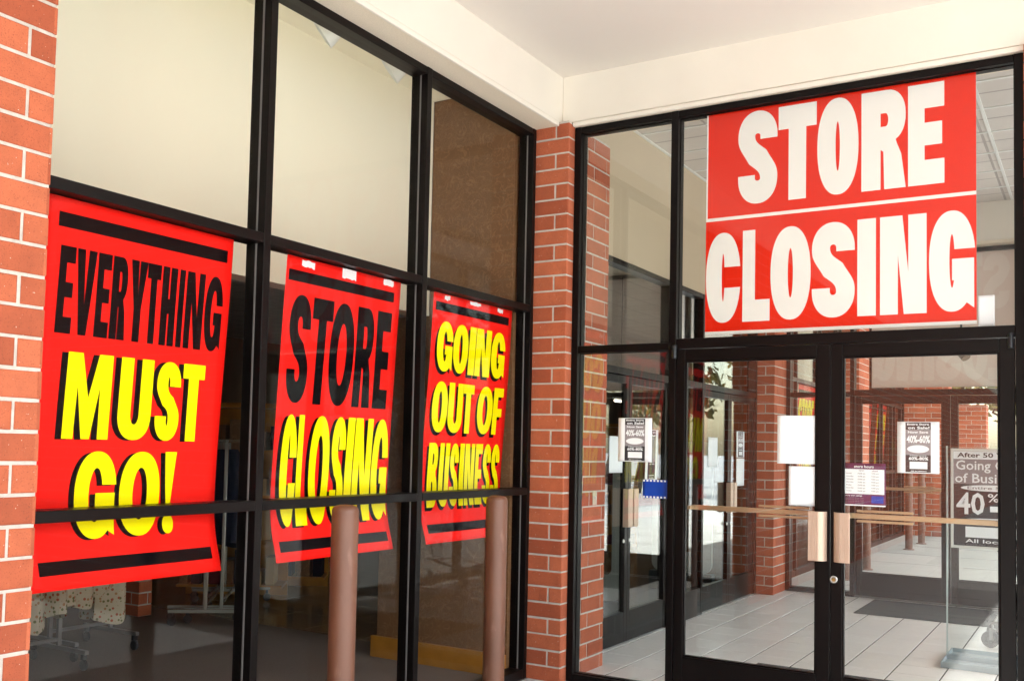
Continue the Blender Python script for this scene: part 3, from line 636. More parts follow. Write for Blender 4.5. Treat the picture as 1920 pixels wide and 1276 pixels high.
# display cove behind the poster windows: cream bulkhead, cove ceiling, brown wall panel
def cove(my, lab1, lab2):
    def yb(a, b): a, b = my(a), my(b); return (min(a, b), max(a, b))
    o = thing('display_bulkhead', lab1, 'bulkhead', (-0.85, my(-4), 2.43))
    MB().box(-0.95, -0.80, *yb(-9.0, -0.165), 2.432, 4.29).build('bulkhead_wall', MT['cream_wall'], o)
    MB().box(-0.7995, -0.115, *yb(-9.0, -0.165), 3.97, 4.0).build('cove_ceiling', MT['cream_wall'], o)
    MB().box(-0.126, -0.1135, *yb(-9.0, -0.1605), 3.64, 3.9695).build('cove_front', MT['cream_wall'], o)
    w = thing('brown_wall', lab2, 'wall', (-0.65, my(-0.1), 0))
    MB().box(-1.19, -0.1125, *yb(-0.160, -0.03), 0.0, 2.4315).box(-0.7995, -0.1270, *yb(-0.160, -0.03), 2.4315, 3.969).build('wall_panel', MT['brown_wall'], w)
    MB().box(-1.228, -0.1125, *yb(-0.184, -0.1605), 0.0, 0.148).build('baseboard', MT['wood'], w, bevel=0.002)
    return w
cove(lambda y: y, 'cream display bulkhead behind the upper window panes', 'mottled brown wall panel with an orange wood baseboard behind the right window bay')
cove(lambda y: 2 * MIR - y, 'cream display bulkhead behind the far upper window panes', 'mottled brown wall panel behind the far windows')
def tracklight(x, y, lab):
    o = thing('track_light', lab, 'spot lamp', (x, y, 3.97), 'white spot lamps on the cove ceiling')
    m = MB(); prof = [(0.030, 0.0), (0.034, -0.02), (0.050, -0.05), (0.074, -0.105), (0.088, -0.165), (0.090, -0.172), (0.086, -0.172), (0.070, -0.105), (0.046, -0.05), (0.0, -0.03)]
    ob = MB().lathe(prof, (0, 0, 0), 28).build('lamp_shade', MT['lamp_white'], None, smooth=True); ob.parent = o
    dv = Vector((-0.70, -0.40, -0.59)).normalized()
    ob.rotation_euler = (-dv).to_track_quat('Z', 'Y').to_euler(); ob.location = (0.02, 0.01, -0.10)
    st = MB().tube([(0.0, 0, 0), (0.02, 0.01, -0.11)], 0.012, 10).build('stem', MT['lamp_white'], None); st.parent = o
    return o
tracklight(-0.30, -1.77, 'left of the two white cone spot lamps behind the middle window bay')
tracklight(-0.30, -1.156, 'right of the two white cone spot lamps, next to the second mullion')
# one small lit tube lamp far inside, seen through the side light
tl = thing('tube_lamp', 'small lit tube lamp deep in the store, seen above the flyer in the side light', 'lamp', (-3.0, 8.15, 2.26))
MB().tube([(-3.0, 7.93, 2.255), (-3.0, 8.38, 2.255)], .018, 10).build('tube', MT['tube'], tl, smooth=True)
MB().box(-3.03, -2.97, 7.9, 8.41, 2.276, 2.31).build('housing', MT['plastic_white'], tl)
MB().tube([(-3.0, 8.15, 2.31), (-3.0, 8.15, 4.16)], .006, 6).build('cable', MT['dark_base'], tl)

# ------------------------------------------------------------------ lettering
def selx(n, t): return math.copysign(abs(math.cos(t)) ** (2 / n), math.cos(t))
def sely(n, t): return math.copysign(abs(math.sin(t)) ** (2 / n), math.sin(t))
def arc(cx, cy, rx_, ry_, t0, t1, n=16, p=2.3):
    return [(cx + rx_ * selx(p, t0 + (t1 - t0) * i / n), cy + ry_ * sely(p, t0 + (t1 - t0) * i / n)) for i in range(n + 1)]
PI = math.pi
def solve(rx_, ry_, y, p=2.3): return rx_ * max(0.0, 1 - abs(y / ry_) ** p) ** (1 / p)
def ang(v, r, p):                       # parameter whose sely gives v/r
    q = max(-1, min(1, v / r)); return math.asin(math.copysign(abs(q) ** (p / 2), q))
def glyph(ch, sx, sy, style='fat'):
    """returns [outer, hole...] polygons in the unit square; sx/sy are stem thicknesses as fractions"""
    P = 2.25
    if ch == 'O':
        return [arc(.5, .5, .5, .5, 0, 2 * PI, 48, P)[:-1], arc(.5, .5, .5 - sx, .5 - sy, 0, 2 * PI, 36, 2.0)[:-1]]
    if ch in 'CG':
        hi, lo = .615, .385
        ir, iz = .5 - sx, .5 - sy
        t0 = ang(hi - .5, .5, P); i0 = ang(hi - .5, iz, 2.0)
        if ch == 'C':
            t1 = 2 * PI + ang(lo - .5, .5, P); i1 = 2 * PI + ang(lo - .5, iz, 2.0)
            out = arc(.5, .5, .5, .5, t0, t1, 44, P); inn_ = arc(.5, .5, ir, iz, i1, i0, 34, 2.0)
            return [out + inn_]
        t1 = 2 * PI - PI * 0.30; out = arc(.5, .5, .5, .5, t0, t1, 40, P)
        xr = 0.97
        q = [(min(xr, out[-1][0]), out[-1][1]), (xr, .03 if style == 'fat' else .16), (xr, .52), (.50, .52), (.50, .52 - sy * .9), (.5 + ir * .80, .52 - sy * .9)]
        if style != 'fat': q = [(xr, .20), (xr, .50), (.55, .50), (.55, .50 - sy * .95), (.5 + ir * .9, .50 - sy * .95)]
        i1 = 2 * PI - PI * 0.12
        inn_ = arc(.5, .5, ir, iz, 2 * PI - .30 * PI, i0, 34, 2.0)
        return [out + q + inn_]
    if ch == 'S':
        ir = .5 - sx; tm = sy * .62; ht = .69
        def bz(a, b, c, d, n=10): return [tuple((1-t)**3*a[k] + 3*(1-t)**2*t*b[k] + 3*(1-t)*t*t*c[k] + t**3*d[k] for k in (0, 1)) for t in [i / n for i in range(1, n + 1)]]
        lo = .5 - tm; L = arc(.5, .72, .5, .28, 0, PI, 22, 2.15)
        L += bz((0, .72), (0, .60), (.12, .565), (.28, .5 - tm * .45)) + bz((.28, .5 - tm * .45), (.45, lo + .02), (.5 + ir, lo - .005), (.5 + ir, .27))
        L += arc(.5, .27, ir, .27 - sy, 0, -PI, 12, 2.0)[1:]
        L += [(sx, 1 - ht), (0, 1 - ht)]
        half = [(1 - x, 1 - y) for x, y in L]
        return [L + half]
    if ch == 'T':
        a = .5 - sx / 2; b = .5 + sx / 2
        return [[(a, 0), (b, 0), (b, 1 - sy), (1, 1 - sy), (1, 1), (0, 1), (0, 1 - sy), (a, 1 - sy)]]
    if ch == 'E':
        m0, m1 = .5 - sy * .46, .5 + sy * .46
        return [[(0, 0), (1, 0), (1, sy), (sx, sy), (sx, m0), (.94, m0), (.94, m1), (sx, m1), (sx, 1 - sy), (1, 1 - sy), (1, 1), (0, 1)]]
    if ch == 'F':
        m0, m1 = .47 - sy * .46, .47 + sy * .46
        return [[(0, 0), (sx, 0), (sx, m0), (.92, m0), (.92, m1), (sx, m1), (sx, 1 - sy), (1, 1 - sy), (1, 1), (0, 1)]]
    if ch == 'L': return [[(0, 0), (1, 0), (1, sy), (sx, sy), (sx, 1), (0, 1)]]
    if ch == 'I': return [[(0, 0), (1, 0), (1, 1), (0, 1)]]
    if ch == 'H':
        m0, m1 = .5 - sy * .5, .5 + sy * .5
        return [[(0, 0), (sx, 0), (sx, m0), (1 - sx, m0), (1 - sx, 0), (1, 0), (1, 1), (1 - sx, 1), (1 - sx, m1), (sx, m1), (sx, 1), (0, 1)]]
    if ch == 'N':
        d = sx * 1.15
        return [[(0, 0), (sx * .92, 0), (sx * .92, .60), (1 - d, 0), (1, 0), (1, 1), (1 - sx * .92, 1), (1 - sx * .92, .42), (d, 1), (0, 1)]]
    if ch == 'M':
        w = sx * .80
        return [[(0, 0), (w, 0), (w * 1.08, .62), (.5 - w * .38, 0), (.5 + w * .38, 0), (1 - w * 1.08, .62), (1 - w, 0), (1, 0), (.99, 1), (1 - w * 1.35, 1), (.5, .48), (w * 1.35, 1), (.01, 1)]]
    if ch == 'V':
        return [[(.5 - sx * .48, 0), (.5 + sx * .48, 0), (1, 1), (1 - sx, 1), (.5, .36), (sx, 1), (0, 1)]]
    if ch == 'Y':
        a, b = .5 - sx / 2, .5 + sx / 2
        return [[(a, 0), (b, 0), (b, .40), (1, 1), (1 - sx * 1.1, 1), (.5, .58), (sx * 1.1, 1), (0, 1), (a, .40)]]
    if ch == 'U':
        out = [(0, 1), (0, .32)] + arc(.5, .32, .5, .32, PI, 2 * PI, 18, P)[1:-1] + [(1, .32), (1, 1), (1 - sx, 1), (1 - sx, .32)]
        inn_ = arc(.5, .32, .5 - sx, .32 - sy, 2 * PI, PI, 14, 2.0)[1:-1]
        return [out + inn_ + [(sx, .32), (sx, 1)]]
    if ch == 'R':
        out = [(0, 0), (sx, 0), (sx, .40), (.50, .38), (1 - sx * 1.1, 0), (1, 0), (.90, .34), (.80, .455)] + arc(.58, .735, .42, .265, -.36 * PI, PI / 2, 14, P) + [(0, 1)]
        hole = [(sx, 1 - sy * .95), (sx, .40 + sy)] + arc(.55, .70, max(.06, .42 - sx + .02), .30 - sy * .95, -PI / 2, PI / 2, 10, 2.0)
        hole = [(sx, .70 + (.30 - sy * .95)), (sx, .70 - (.30 - sy * .95))] + arc(.55, .70, max(.06, .45 - sx), .30 - sy * .95, -PI / 2, PI / 2, 10, 2.0)
        return [out, hole]
    if ch == 'B':
        out = [(0, 0)] + arc(.52, .27, .48, .27, -PI / 2, .30 * PI, 12, P) + arc(.52, .76, .44, .24, -.30 * PI, PI / 2, 12, P) + [(0, 1)]
        h1 = [(sx, .28 + .28 - sy), (sx, .28 - .28 + sy)] + arc(.52, .28, max(.06, .46 - sx), .28 - sy, -PI / 2, PI / 2, 8, 2.0)
        h2 = [(sx, .75 + .25 - sy), (sx, .75 - .25 + sy)] + arc(.52, .75, max(.06, .42 - sx), .25 - sy, -PI / 2, PI / 2, 8, 2.0)
        return [out, h1, h2]
    if ch == '!':
        return [[(.30, .30), (.62, .30), (1, 1), (.02, 1)]] , [arc(.46, .115, .46, .115, 0, 2 * PI, 20, 2.2)[:-1]]
    raise KeyError(ch)
def letter_bm(items, z0, z1, thick, sy, style='fat', off=(0, 0), shear=0.0):
    """items: (char, u0, u1[, z0, z1]); returns a bmesh in (u, v) = (x, y) plane"""
    bm = bmesh.new()
    for it in items:
        ch, u0, u1 = it[:3]; a, b = (it[3], it[4]) if len(it) > 3 else (z0, z1)
        w = u1 - u0
        sx = min(0.46, thick / w)
        g = glyph(ch, sx, sy, style)
        if g[0] == 'strip':
            pv = None
            for p, q in zip(g[1], g[2]):
                cu = [bm.verts.new((u0 + w_[0] * w + off[0], a + w_[1] * (b - a) + off[1], 0)) for w_ in (p, q)]
                if pv: bm.faces.new((pv[0], cu[0], cu[1], pv[1]))
                pv = cu
            continue
        groups = g if isinstance(g, tuple) else [g]
        for polys in groups:
            flat = [q for pl in polys for q in pl]
            tris = tessellate_polygon([[Vector((q[0], q[1], 0)) for q in pl] for pl in polys])
            vs = [bm.verts.new((u0 + q[0] * w + off[0], a + q[1] * (b - a) + off[1], 0)) for q in flat]
            for t in tris:
                if len({*t}) == 3:
                    try: bm.faces.new([vs[i] for i in t])
                    except ValueError: pass
    return bm
def bars_bm(rects):
    bm = bmesh.new()
    for (a, b, c, d) in rects:
        bm.faces.new([bm.verts.new(p) for p in ((a, c, 0), (b, c, 0), (b, d, 0), (a, d, 0))])
    return bm
def finish_bm(bm, name, mat, parent, fn, cuts=None, flip=None, thick=0.0):
    """maps the flat (u, v) mesh through fn -> world and links it; then orients faces along `flip`"""
    if cuts:
        for z in cuts:
            bmesh.ops.bisect_plane(bm, geom=bm.verts[:] + bm.edges[:] + bm.faces[:], dist=1e-6, plane_co=(0, z, 0), plane_no=(0, 1, 0))
    for v in bm.verts: v.co = Vector(fn(v.co.x, v.co.y))
    bm.normal_update()
    if flip is not None:
        for f in bm.faces:
            if f.normal.dot(flip) < 0: f.normal_flip()
    me = bpy.data.meshes.new(name); bm.to_mesh(me); bm.free(); me.materials.append(mat)
    for p in me.polygons: p.use_smooth = (name == 'sheet')
    o = bpy.data.objects.new(name, me); COL.objects.link(o)
    if parent: o.parent = parent; o.location = -parent.location
    return o
# poster profile: against the glass at the top, behind the low rail, springing back below it
PZ = [.80, .945, 1.10, 1.228, 1.50, 2.0, 2.42, 2.6]; PXs = [-.060, -.072, -.113, -.1265, -.116, -.085, -.0625, -.060]
def prof(z):
    for i in range(len(PZ) - 1):
        if PZ[i] <= z <= PZ[i + 1]:
            t = (z - PZ[i]) / (PZ[i + 1] - PZ[i])
            m = lambda k: (PXs[min(k + 1, 7)] - PXs[max(k - 1, 0)]) / (PZ[min(k + 1, 7)] - PZ[max(k - 1, 0)]) * (PZ[i + 1] - PZ[i])
            t2, t3 = t * t, t * t * t
            return (2*t3-3*t2+1)*PXs[i] + (t3-2*t2+t)*m(i) + (-2*t3+3*t2)*PXs[i+1] + (t3-t2)*m(i+1)
    return PXs[0]
CUTS = [0.90 + 0.03 * k for k in range(52)]
def poster(label, y0, y1, z0, z1, rows, bars, tapes, my=None, ph=0.0, name='sale_poster', amp=1.0, group=None):
    my = my or (lambda y: y); rev = my(1) < my(0)
    yc = my((y0 + y1) / 2)
    o = thing(name, label, 'poster', (-0.07, yc, z0), group)
    X = Vector((1, 0, 0))
    def fn(d):
        # slight waves across the sheet so it reads as paper
        return lambda u, v: (prof(v) + d + amp * (0.0035 * math.sin(7 * u + 3.1 * v + ph) * min(1, (2.43 - v) / .4) - 0.002), my(u), v)
    sh_ = bmesh.new(); nu, nv = 18, 50
    g = [[sh_.verts.new((y0 + (y1 - y0) * i / nu, z0 + (z1 - z0) * j / nv, 0)) for j in range(nv + 1)] for i in range(nu + 1)]
    for i in range(nu):
        for j in range(nv): sh_.faces.new((g[i][j], g[i+1][j], g[i+1][j+1], g[i][j+1]))
    sheet = finish_bm(sh_, 'sheet', MT['sign_red'], o, fn(0), None, X)
    so = sheet.modifiers.new('thickness', 'SOLIDIFY'); so.thickness = 0.0006; so.offset = -1
    uc = [y0 + (y1 - y0) * i / nu for i in range(nu + 1)]
    def sub(bm):
        for u in uc: bmesh.ops.bisect_plane(bm, geom=bm.verts[:] + bm.edges[:] + bm.faces[:], dist=1e-6, plane_co=(u, 0, 0), plane_no=(1, 0, 0))
        return bm
    for br in bars: finish_bm(sub(bars_bm([br])), 'border_bar', MT['sign_black'], o, fn(0.0012), CUTS, X)
    for items, a, b, th, sy, col, sh_off in rows:
        if rev: items = [(c, -q, -p) for c, p, q in []] or items
        if sh_off:
            finish_bm(sub(letter_bm(items, a, b, th, sy, off=sh_off)), 'letter_shadow', MT['sign_black'], o, fn(0.0012), CUTS, X)
        finish_bm(sub(letter_bm(items, a, b, th, sy)), 'lettering', MT[col], o, fn(0.0024 if sh_off else 0.0012), CUTS, X)
    for (a, b, c, d) in tapes:
        t = bmesh.new(); n = 7
        rg = random.Random(int(a * 1000))
        top = [(a + (b - a) * i / n, d + rg.uniform(-.004, .003)) for i in range(n + 1)]; bot = [(a + (b - a) * i / n + rg.uniform(-.003, .003), c + rg.uniform(-.006, .006)) for i in range(n + 1)]
        for i in range(n):
            t.faces.new([t.verts.new((*q, 0)) for q in (bot[i], bot[i+1], top[i+1], top[i])])
        finish_bm(t, 'tape', MT['tape'], o, fn(0.0030), None, X)
    return o
SH = (-0.026, -0.006)
P1 = [([('E', -3.612, -3.545), ('V', -3.540, -3.452), ('E', -3.445, -3.382), ('R', -3.376, -3.302), ('Y', -3.290, -3.206), ('T', -3.206, -3.136), ('H', -3.128, -3.050), ('I', -3.038, -3.008), ('N', -2.997, -2.897), ('G', -2.888, -2.787)], 1.908, 2.237, .0355, .19, 'sign_black', None),
      ([('M', -3.545, -3.340), ('U', -3.303, -3.140), ('S', -3.118, -2.990), ('T', -2.980, -2.858)], 1.511, 1.842, .061, .19, 'sign_yellow', (-0.027, -0.003)),
      ([('G', -3.470, -3.280), ('O', -3.265, -3.066), ('!', -3.048, -2.985)], 1.122, 1.464, .064, .19, 'sign_yellow', (-0.024, -0.004))]
poster('EVERYTHING MUST GO! poster in red, black and yellow, beside the brick pier', -3.675, -2.750, 0.945, 2.417, P1,
       [(-3.629, -2.782, 2.306, 2.361), (-3.632, -2.792, 1.001, 1.051)], [])
P2 = [([('S', -2.352, -2.200), ('T', -2.192, -2.040), ('O', -2.050, -1.862), ('R', -1.848, -1.702), ('E', -1.678, -1.552)], 1.708, 2.236, .060, .20, 'sign_black', None),
      ([('C', -2.350, -2.236), ('L', -2.232, -2.148), ('O', -2.140, -1.985), ('S', -1.972, -1.866), ('I', -1.858, -1.802), ('N', -1.795, -1.650), ('G', -1.643, -1.502)], 1.108, 1.652, .050, .18, 'sign_yellow', (-0.026, -0.008))]
poster('tall red STORE CLOSING poster with black and yellow words, in the middle window bay', -2.402, -1.490, 0.945, 2.415, P2,
       [(-2.384, -1.546, 2.296, 2.350), (-2.366, -1.522, .991, 1.042)], [(-2.298, -2.206, 2.374, 2.405), (-1.995, -1.885, 2.362, 2.414), (-1.650, -1.562, 2.380, 2.412)], ph=1.7)
P3 = [([('G', -1.105, -0.930), ('O', -0.926, -0.758), ('I', -0.748, -0.676), ('N', -0.670, -0.496), ('G', -0.488, -0.318)], 1.957, 2.254, .066, .20, 'sign_yellow', (-0.020, -0.020)),
      ([('O', -1.110, -0.948), ('U', -0.940, -0.778), ('T', -0.776, -0.650), ('O', -0.600, -0.420), ('F', -0.414, -0.300)], 1.595, 1.897, .062, .19, 'sign_yellow', (-0.020, -0.020)),
      ([('B', -1.105, -1.004), ('U', -0.990, -0.886), ('S', -0.876, -0.780), ('I', -0.770, -0.718), ('N', -0.708, -0.594), ('E', -0.582, -0.498), ('S', -0.488, -0.392), ('S', -0.384, -0.288)], 1.151, 1.532, .044, .165, 'sign_yellow', (-0.018, -0.020))]
poster('GOING OUT OF BUSINESS poster, yellow words on red, in the bay beside the corner pillar', -1.168, -0.255, 0.945, 2.415, P3,
       [(-1.141, -0.296, 2.312, 2.363), (-1.124, -0.300, 1.003, 1.054)], [(-1.055, -0.997, 2.380, 2.406), (-0.775, -0.650, 2.388, 2.410), (-0.446, -0.378, 2.383, 2.407)], ph=3.3)
def shift(rows, dy): return [([(c, a + dy, b + dy) for c, a, b in it], z0, z1, t, s, col, so) for it, z0, z1, t, s, col, so in rows]
# repeats on the far window walls
P2y = [(it, z0, z1, t, s, 'sign_yellow', (-0.02, -0.01)) for it, z0, z1, t, s, col, so in P2]
d = 9.52
poster('small STORE CLOSING poster seen through the far side light of the vestibule', -2.402 + d, -1.490 + d, 0.945, 2.415, shift(P2y, d), [(-2.384 + d, -1.546 + d, 2.296, 2.350), (-2.366 + d, -1.522 + d, .991, 1.042)], [])
for i, d in enumerate((13.35 + 1.2, 12.0 + 2.55 + 1.27)):
    rows = P3 if i else P2
    dd = (11.5, 12.9)[i] - (-1.95 if not i else -0.71)
    sp_ = (-2.402, -1.490) if not i else (-1.168, -0.255)
    poster(('first', 'second')[i] + ' thin red poster strip seen edge-on on the farthest window wall', sp_[0] + dd, sp_[1] + dd, 0.945, 2.415, shift(rows, dd), [(sp_[0] + .02 + dd, sp_[1] - .05 + dd, 2.3, 2.35)], [])

# ------------------------------------------------------------------ big banner over the doors
def banner(label, my, facing, back):
    o = thing('store_closing_banner', label, 'banner', (1.9, my(0.058), 2.24))
    yb = lambda a, b: (min(my(a), my(b)), max(my(a), my(b)))
    N = Vector((0, facing, 0))
    f = lambda dd: (lambda u, v: (u, my(0.0590 - dd), v))
    MB().box(1.143, 2.661, *yb(0.0592, 0.0612), 2.238, 3.640).build('sheet', MT['white_ink'] if not back else MT['banner_back'], o)
    r1 = bars_bm([(1.153, 2.661, 2.967, 3.640)]); r2 = bars_bm([(1.143, 2.661, 2.258, 2.946)])
    finish_bm(r1, 'red_panel', MT['banner_red'], o, f(0.0008), None, N); finish_bm(r2, 'red_panel', MT['banner_red'], o, f(0.0008), None, N)
    if not back:
        finish_bm(letter_bm([('S', 1.344, 1.584), ('T', 1.590, 1.814), ('O', 1.818, 2.050), ('R', 2.066, 2.304), ('E', 2.316, 2.503)], 3.030, 3.604, .104, .245), 'lettering', MT['white_ink'], o, f(0.0020), None, N)
        finish_bm(letter_bm([('C', 1.147, 1.364), ('L', 1.377, 1.543), ('O', 1.547, 1.783), ('S', 1.790, 2.031), ('I', 2.045, 2.146), ('N', 2.168, 2.412), ('G', 2.424, 2.656)], 2.310, 2.870, .103, .235), 'lettering', MT['white_ink'], o, f(0.0020), None, N)
    else:
        fb = lambda u, v: (3.804 - u, my(0.0626), v)
        finish_bm(letter_bm([('C', 1.147, 1.364), ('L', 1.377, 1.543), ('O', 1.547, 1.783), ('S', 1.790, 2.031), ('I', 2.045, 2.146), ('N', 2.168, 2.412), ('G', 2.424, 2.656)], 2.310, 2.870, .094, .215), 'show_through', MT['banner_ghost'], o, fb, None, -N)
        finish_bm(letter_bm([('S', 1.344, 1.584), ('T', 1.590, 1.814), ('O', 1.818, 2.050), ('R', 2.066, 2.304), ('E', 2.316, 2.503)], 3.030, 3.604, .096, .225), 'show_through', MT['banner_ghost'], o, fb, None, -N)
    return o
MT['banner_back'] = plain('banner_back', (0.80, 0.66, 0.58), 0.6, 0, 0.3, 0.03)
MT['banner_ghost'] = plain('banner_show_through', (0.84, 0.73, 0.65), 0.6, 0, 0.3, 0.03)
banner('huge red banner with white STORE CLOSING letters in the transom over the doors', lambda y: y, -1, False)
banner('pale back of a second banner with faint show-through letters over the far doors', lambda y: 2 * MIR - y, 1, True)

# ------------------------------------------------------------------ small text helper
TXT = []
def text_mesh(name, s, mat, parent, u, v, w, h, fn, N, bold=0.02):
    cu = bpy.data.curves.new(name, 'FONT'); cu.body = s; cu.size = 1.0; cu.offset = bold; cu.resolution_u = 2; cu.fill_mode = 'FRONT'
    ob = bpy.data.objects.new(name, cu); COL.objects.link(ob)
    dg = bpy.context.evaluated_depsgraph_get(); dg.update()
    me = bpy.data.meshes.new_from_object(ob.evaluated_get(dg)); COL.objects.unlink(ob); bpy.data.objects.remove(ob); bpy.data.curves.remove(cu)
    xs = [p.co.x for p in me.vertices]; ys = [p.co.y for p in me.vertices]
    x0, x1, y0, y1 = min(xs), max(xs), min(ys), max(ys)
    bm = bmesh.new(); bm.from_mesh(me); bpy.data.meshes.remove(me)
    for p in bm.verts: p.co = Vector((u + (p.co.x - x0) / (x1 - x0) * w, v + (p.co.y - y0) / (y1 - y0) * h, 0))
    return finish_bm(bm, name, mat, parent, fn, None, N)
def sheet(name, label, cat, u0, u1, v0, v1, fn, N, mat, d=0.0, bow=0.0, group=None):
    """thin paper sheet (own thickness) as a top-level thing"""
    c = fn((u0 + u1) / 2, (v0 + v1) / 2, 0)
    o = thing(name, label, cat, c, group)
    b = bmesh.new(); n = 8
    g = [[b.verts.new((u0 + (u1 - u0) * i / n, v0 + (v1 - v0) * j / n, 0)) for j in range(n + 1)] for i in range(n + 1)]
    for i in range(n):
        for j in range(n): b.faces.new((g[i][j], g[i+1][j], g[i+1][j+1], g[i][j+1]))
    so = finish_bm(b, 'sheet', mat, o, lambda u, v: fn(u, v, 0), None, N)
    m = so.modifiers.new('thickness', 'SOLIDIFY'); m.thickness = 0.0005; m.offset = -1
    return o
yN = Vector((0, -1, 0))
def flyer(label, x0, x1, z0, z1, fn, N, group=None, text=True):
    o = sheet('sale_flyer', label, 'flyer', x0, x1, z0, z1, fn, N, MT['paper'], group=group)
    w, h = x1 - x0, z1 - z0
    L = lambda a: x0 + w * a
    Zz = lambda a: z0 + h * a
    f = lambda d: (lambda u, v: fn(u, v, d))
    a, b = .20, .80
    for br in ((L(a), L(b), Zz(.84), Zz(.985)), (L(a), L(b), Zz(.02), Zz(.36))): finish_bm(bars_bm([br]), 'dark_block', MT['paper_dark'], o, f(.0007), None, N)
    finish_bm(bars_bm([(L(a), L(b), Zz(.362), Zz(.838))]), 'grey_block', MT['paper_grey'], o, f(.0007), None, N)
    if text:
        wm = MT['paper']
        for s, v, hh, p, q in (('Entire Store', .93, .038, .24, .76), ('on Sale!', .855, .055, .26, .77), ('Now Save', .775, .045, .26, .74), ('40%-60%', .585, .15, .23, .78), ('Clearance', .335, .02, .30, .70), ('60%-80%', .255, .065, .28, .74), ('All locations', .035, .02, .32, .70)):
            text_mesh('printed_text', s, wm, o, L(p), Zz(v), w * (q - p), h * hh, f(.0014), N, 0.03)
    m = bmesh.new(); m.faces.new([m.verts.new((L(.5 + .26 * math.cos(t)), Zz(.47 + .075 * math.sin(t)), 0)) for t in [2 * PI * i / 24 for i in range(24)]])
    finish_bm(m, 'white_oval', MT['paper'], o, f(.0014), None, N)
    finish_bm(bars_bm([(L(.30), L(.72), Zz(.085), Zz(.225))]), 'white_box', MT['paper'], o, f(.0014), None, N)
    return o
doorf = lambda u, v, d: (u, 0.0362 - d, v)              # room side of the door glass
sidef = lambda u, v, d: (u, 0.0552 - d, v)              # room side of the side-light glass
sheet('white_paper', 'larger blank white sheet on the left door, upper of the two', 'paper', 1.603, 1.8255, 1.456, 1.738, lambda u, v, d: (u, 0.0272 - d, v), yN, MT['paper'])
sheet('white_paper', 'smaller blank white sheet on the left door, under the larger one', 'paper', 1.671, 1.8255, 1.215, 1.442, lambda u, v, d: (u, 0.0272 - d, v), yN, MT['paper'])
flyer('black and white sale flyer taped inside the right door, above the store hours sign', 2.263, 2.478, 1.422, 1.7065, doorf, yN)
flyer('black and white sale flyer on the side light glass by the brick pillar', 0.574, 0.806, 1.441, 1.721, lambda u, v, d: (u, 0.0462 - d, v), yN)
# store hours sign
hs = sheet('store_hours_sign', 'purple and white store hours sign at the left of the right door', 'sign', 1.9825, 2.203, 1.229, 1.470, doorf, yN, MT['purple'])
f1 = lambda d: (lambda u, v: doorf(u, v, d))
for br in ((1.985, 2.196, 1.296, 1.436), (1.9825, 2.203, 1.229, 1.236)): finish_bm(bars_bm([br]), 'white_panel', MT['paper'], hs, f1(.0007), None, yN)
finish_bm(bars_bm([(2.128, 2.192, 1.247, 1.287)]), 'blue_panel', MT['blue'], hs, f1(.0007), None, yN)
text_mesh('printed_text', 'store hours', MT['paper'], hs, 2.035, 1.444, .105, .015, f1(.0014), yN, 0.02)
text_mesh('printed_text', 'open', MT['paper_grey'], hs, 2.060, 1.423, .030, .008, f1(.0014), yN)
text_mesh('printed_text', 'close', MT['paper_grey'], hs, 2.130, 1.423, .032, .009, f1(.0014), yN)
for i, dn in enumerate(('monday', 'tuesday', 'wednesday', 'thursday', 'friday', 'saturday', 'sunday')):
    z = 1.4075 - .0165 * i
    text_mesh('printed_text', dn, MT['paper_grey'], hs, 1.992, z, .040 if len(dn) > 6 else .030, .0085, f1(.0014), yN)
    text_mesh('printed_text', '10:00 am', MT['paper_grey'], hs, 2.055, z, .040, .0085, f1(.0014), yN)
    text_mesh('printed_text', '9:00 pm', MT['paper_grey'], hs, 2.128, z, .040, .0085, f1(.0014), yN)
text_mesh('printed_text', 'enjoy extra savings', MT['paper'], hs, 1.988, 1.281, .09, .009, f1(.0014), yN, 0.02)
for i in range(4): text_mesh('printed_text', 'see store for details today', MT['paper_grey'], hs, 1.988, 1.270 - .009 * i, .10, .005, f1(.0014), yN)
# blue sign with white dashes, side light
bs = sheet('blue_sign', 'blue sign with white dashed borders in the side light', 'sign', 0.748, 0.9275, 1.214, 1.331, lambda u, v, d: (u, 0.0462 - d, v), yN, MT['blue'])
finish_bm(bars_bm([(0.750 + .0235 * k, 0.7625 + .0235 * k, z, z + .011) for k in range(8) for z in (1.2155, 1.3185)]), 'dashes', MT['paper'], bs, lambda u, v: (u, 0.0455, v), None, yN)
# papers on the inner doors (plane x)
xN = Vector((1, 0, 0))
innf = lambda u, v, d: (ix - 0.0372 + d, u, v)
sheet('white_paper', 'white sheet on the first inner door, left of the sale flyer', 'paper', 1.12, 1.375, 1.335, 1.620, innf, xN, MT['paper'])
flyer('curling sale flyer on the second inner door behind the side light', 1.85, 2.115, 1.27, 1.69, lambda u, v, d: (ix - 0.0372 + d + 0.30 * max(0, 1.5 - v) ** 1.3, u - 0.75 * max(0, 1.5 - v) ** 1.2, v), xN)
sheet('white_paper', 'white sheet on the third inner door, seen left of the white sheets', 'paper', 3.40, 3.672, 1.367, 1.655, innf, xN, MT['paper'])
flyer('sale flyer on the last inner door, above a plain sheet', 4.275, 4.545, 1.462, 1.735, innf, xN)
sheet('white_paper', 'white sheet on the last inner door, under its flyer', 'paper', 4.275, 4.545, 1.165, 1.455, innf, xN, MT['paper'])
# plain white card standing on the door transom right of the banner
sheet('white_card', 'white card on the transom at the right end of the banner', 'card', 2.668, 2.748, 2.218, 2.39, lambda u, v, d: (u, 0.0575 - d, v), yN, MT['paper'])
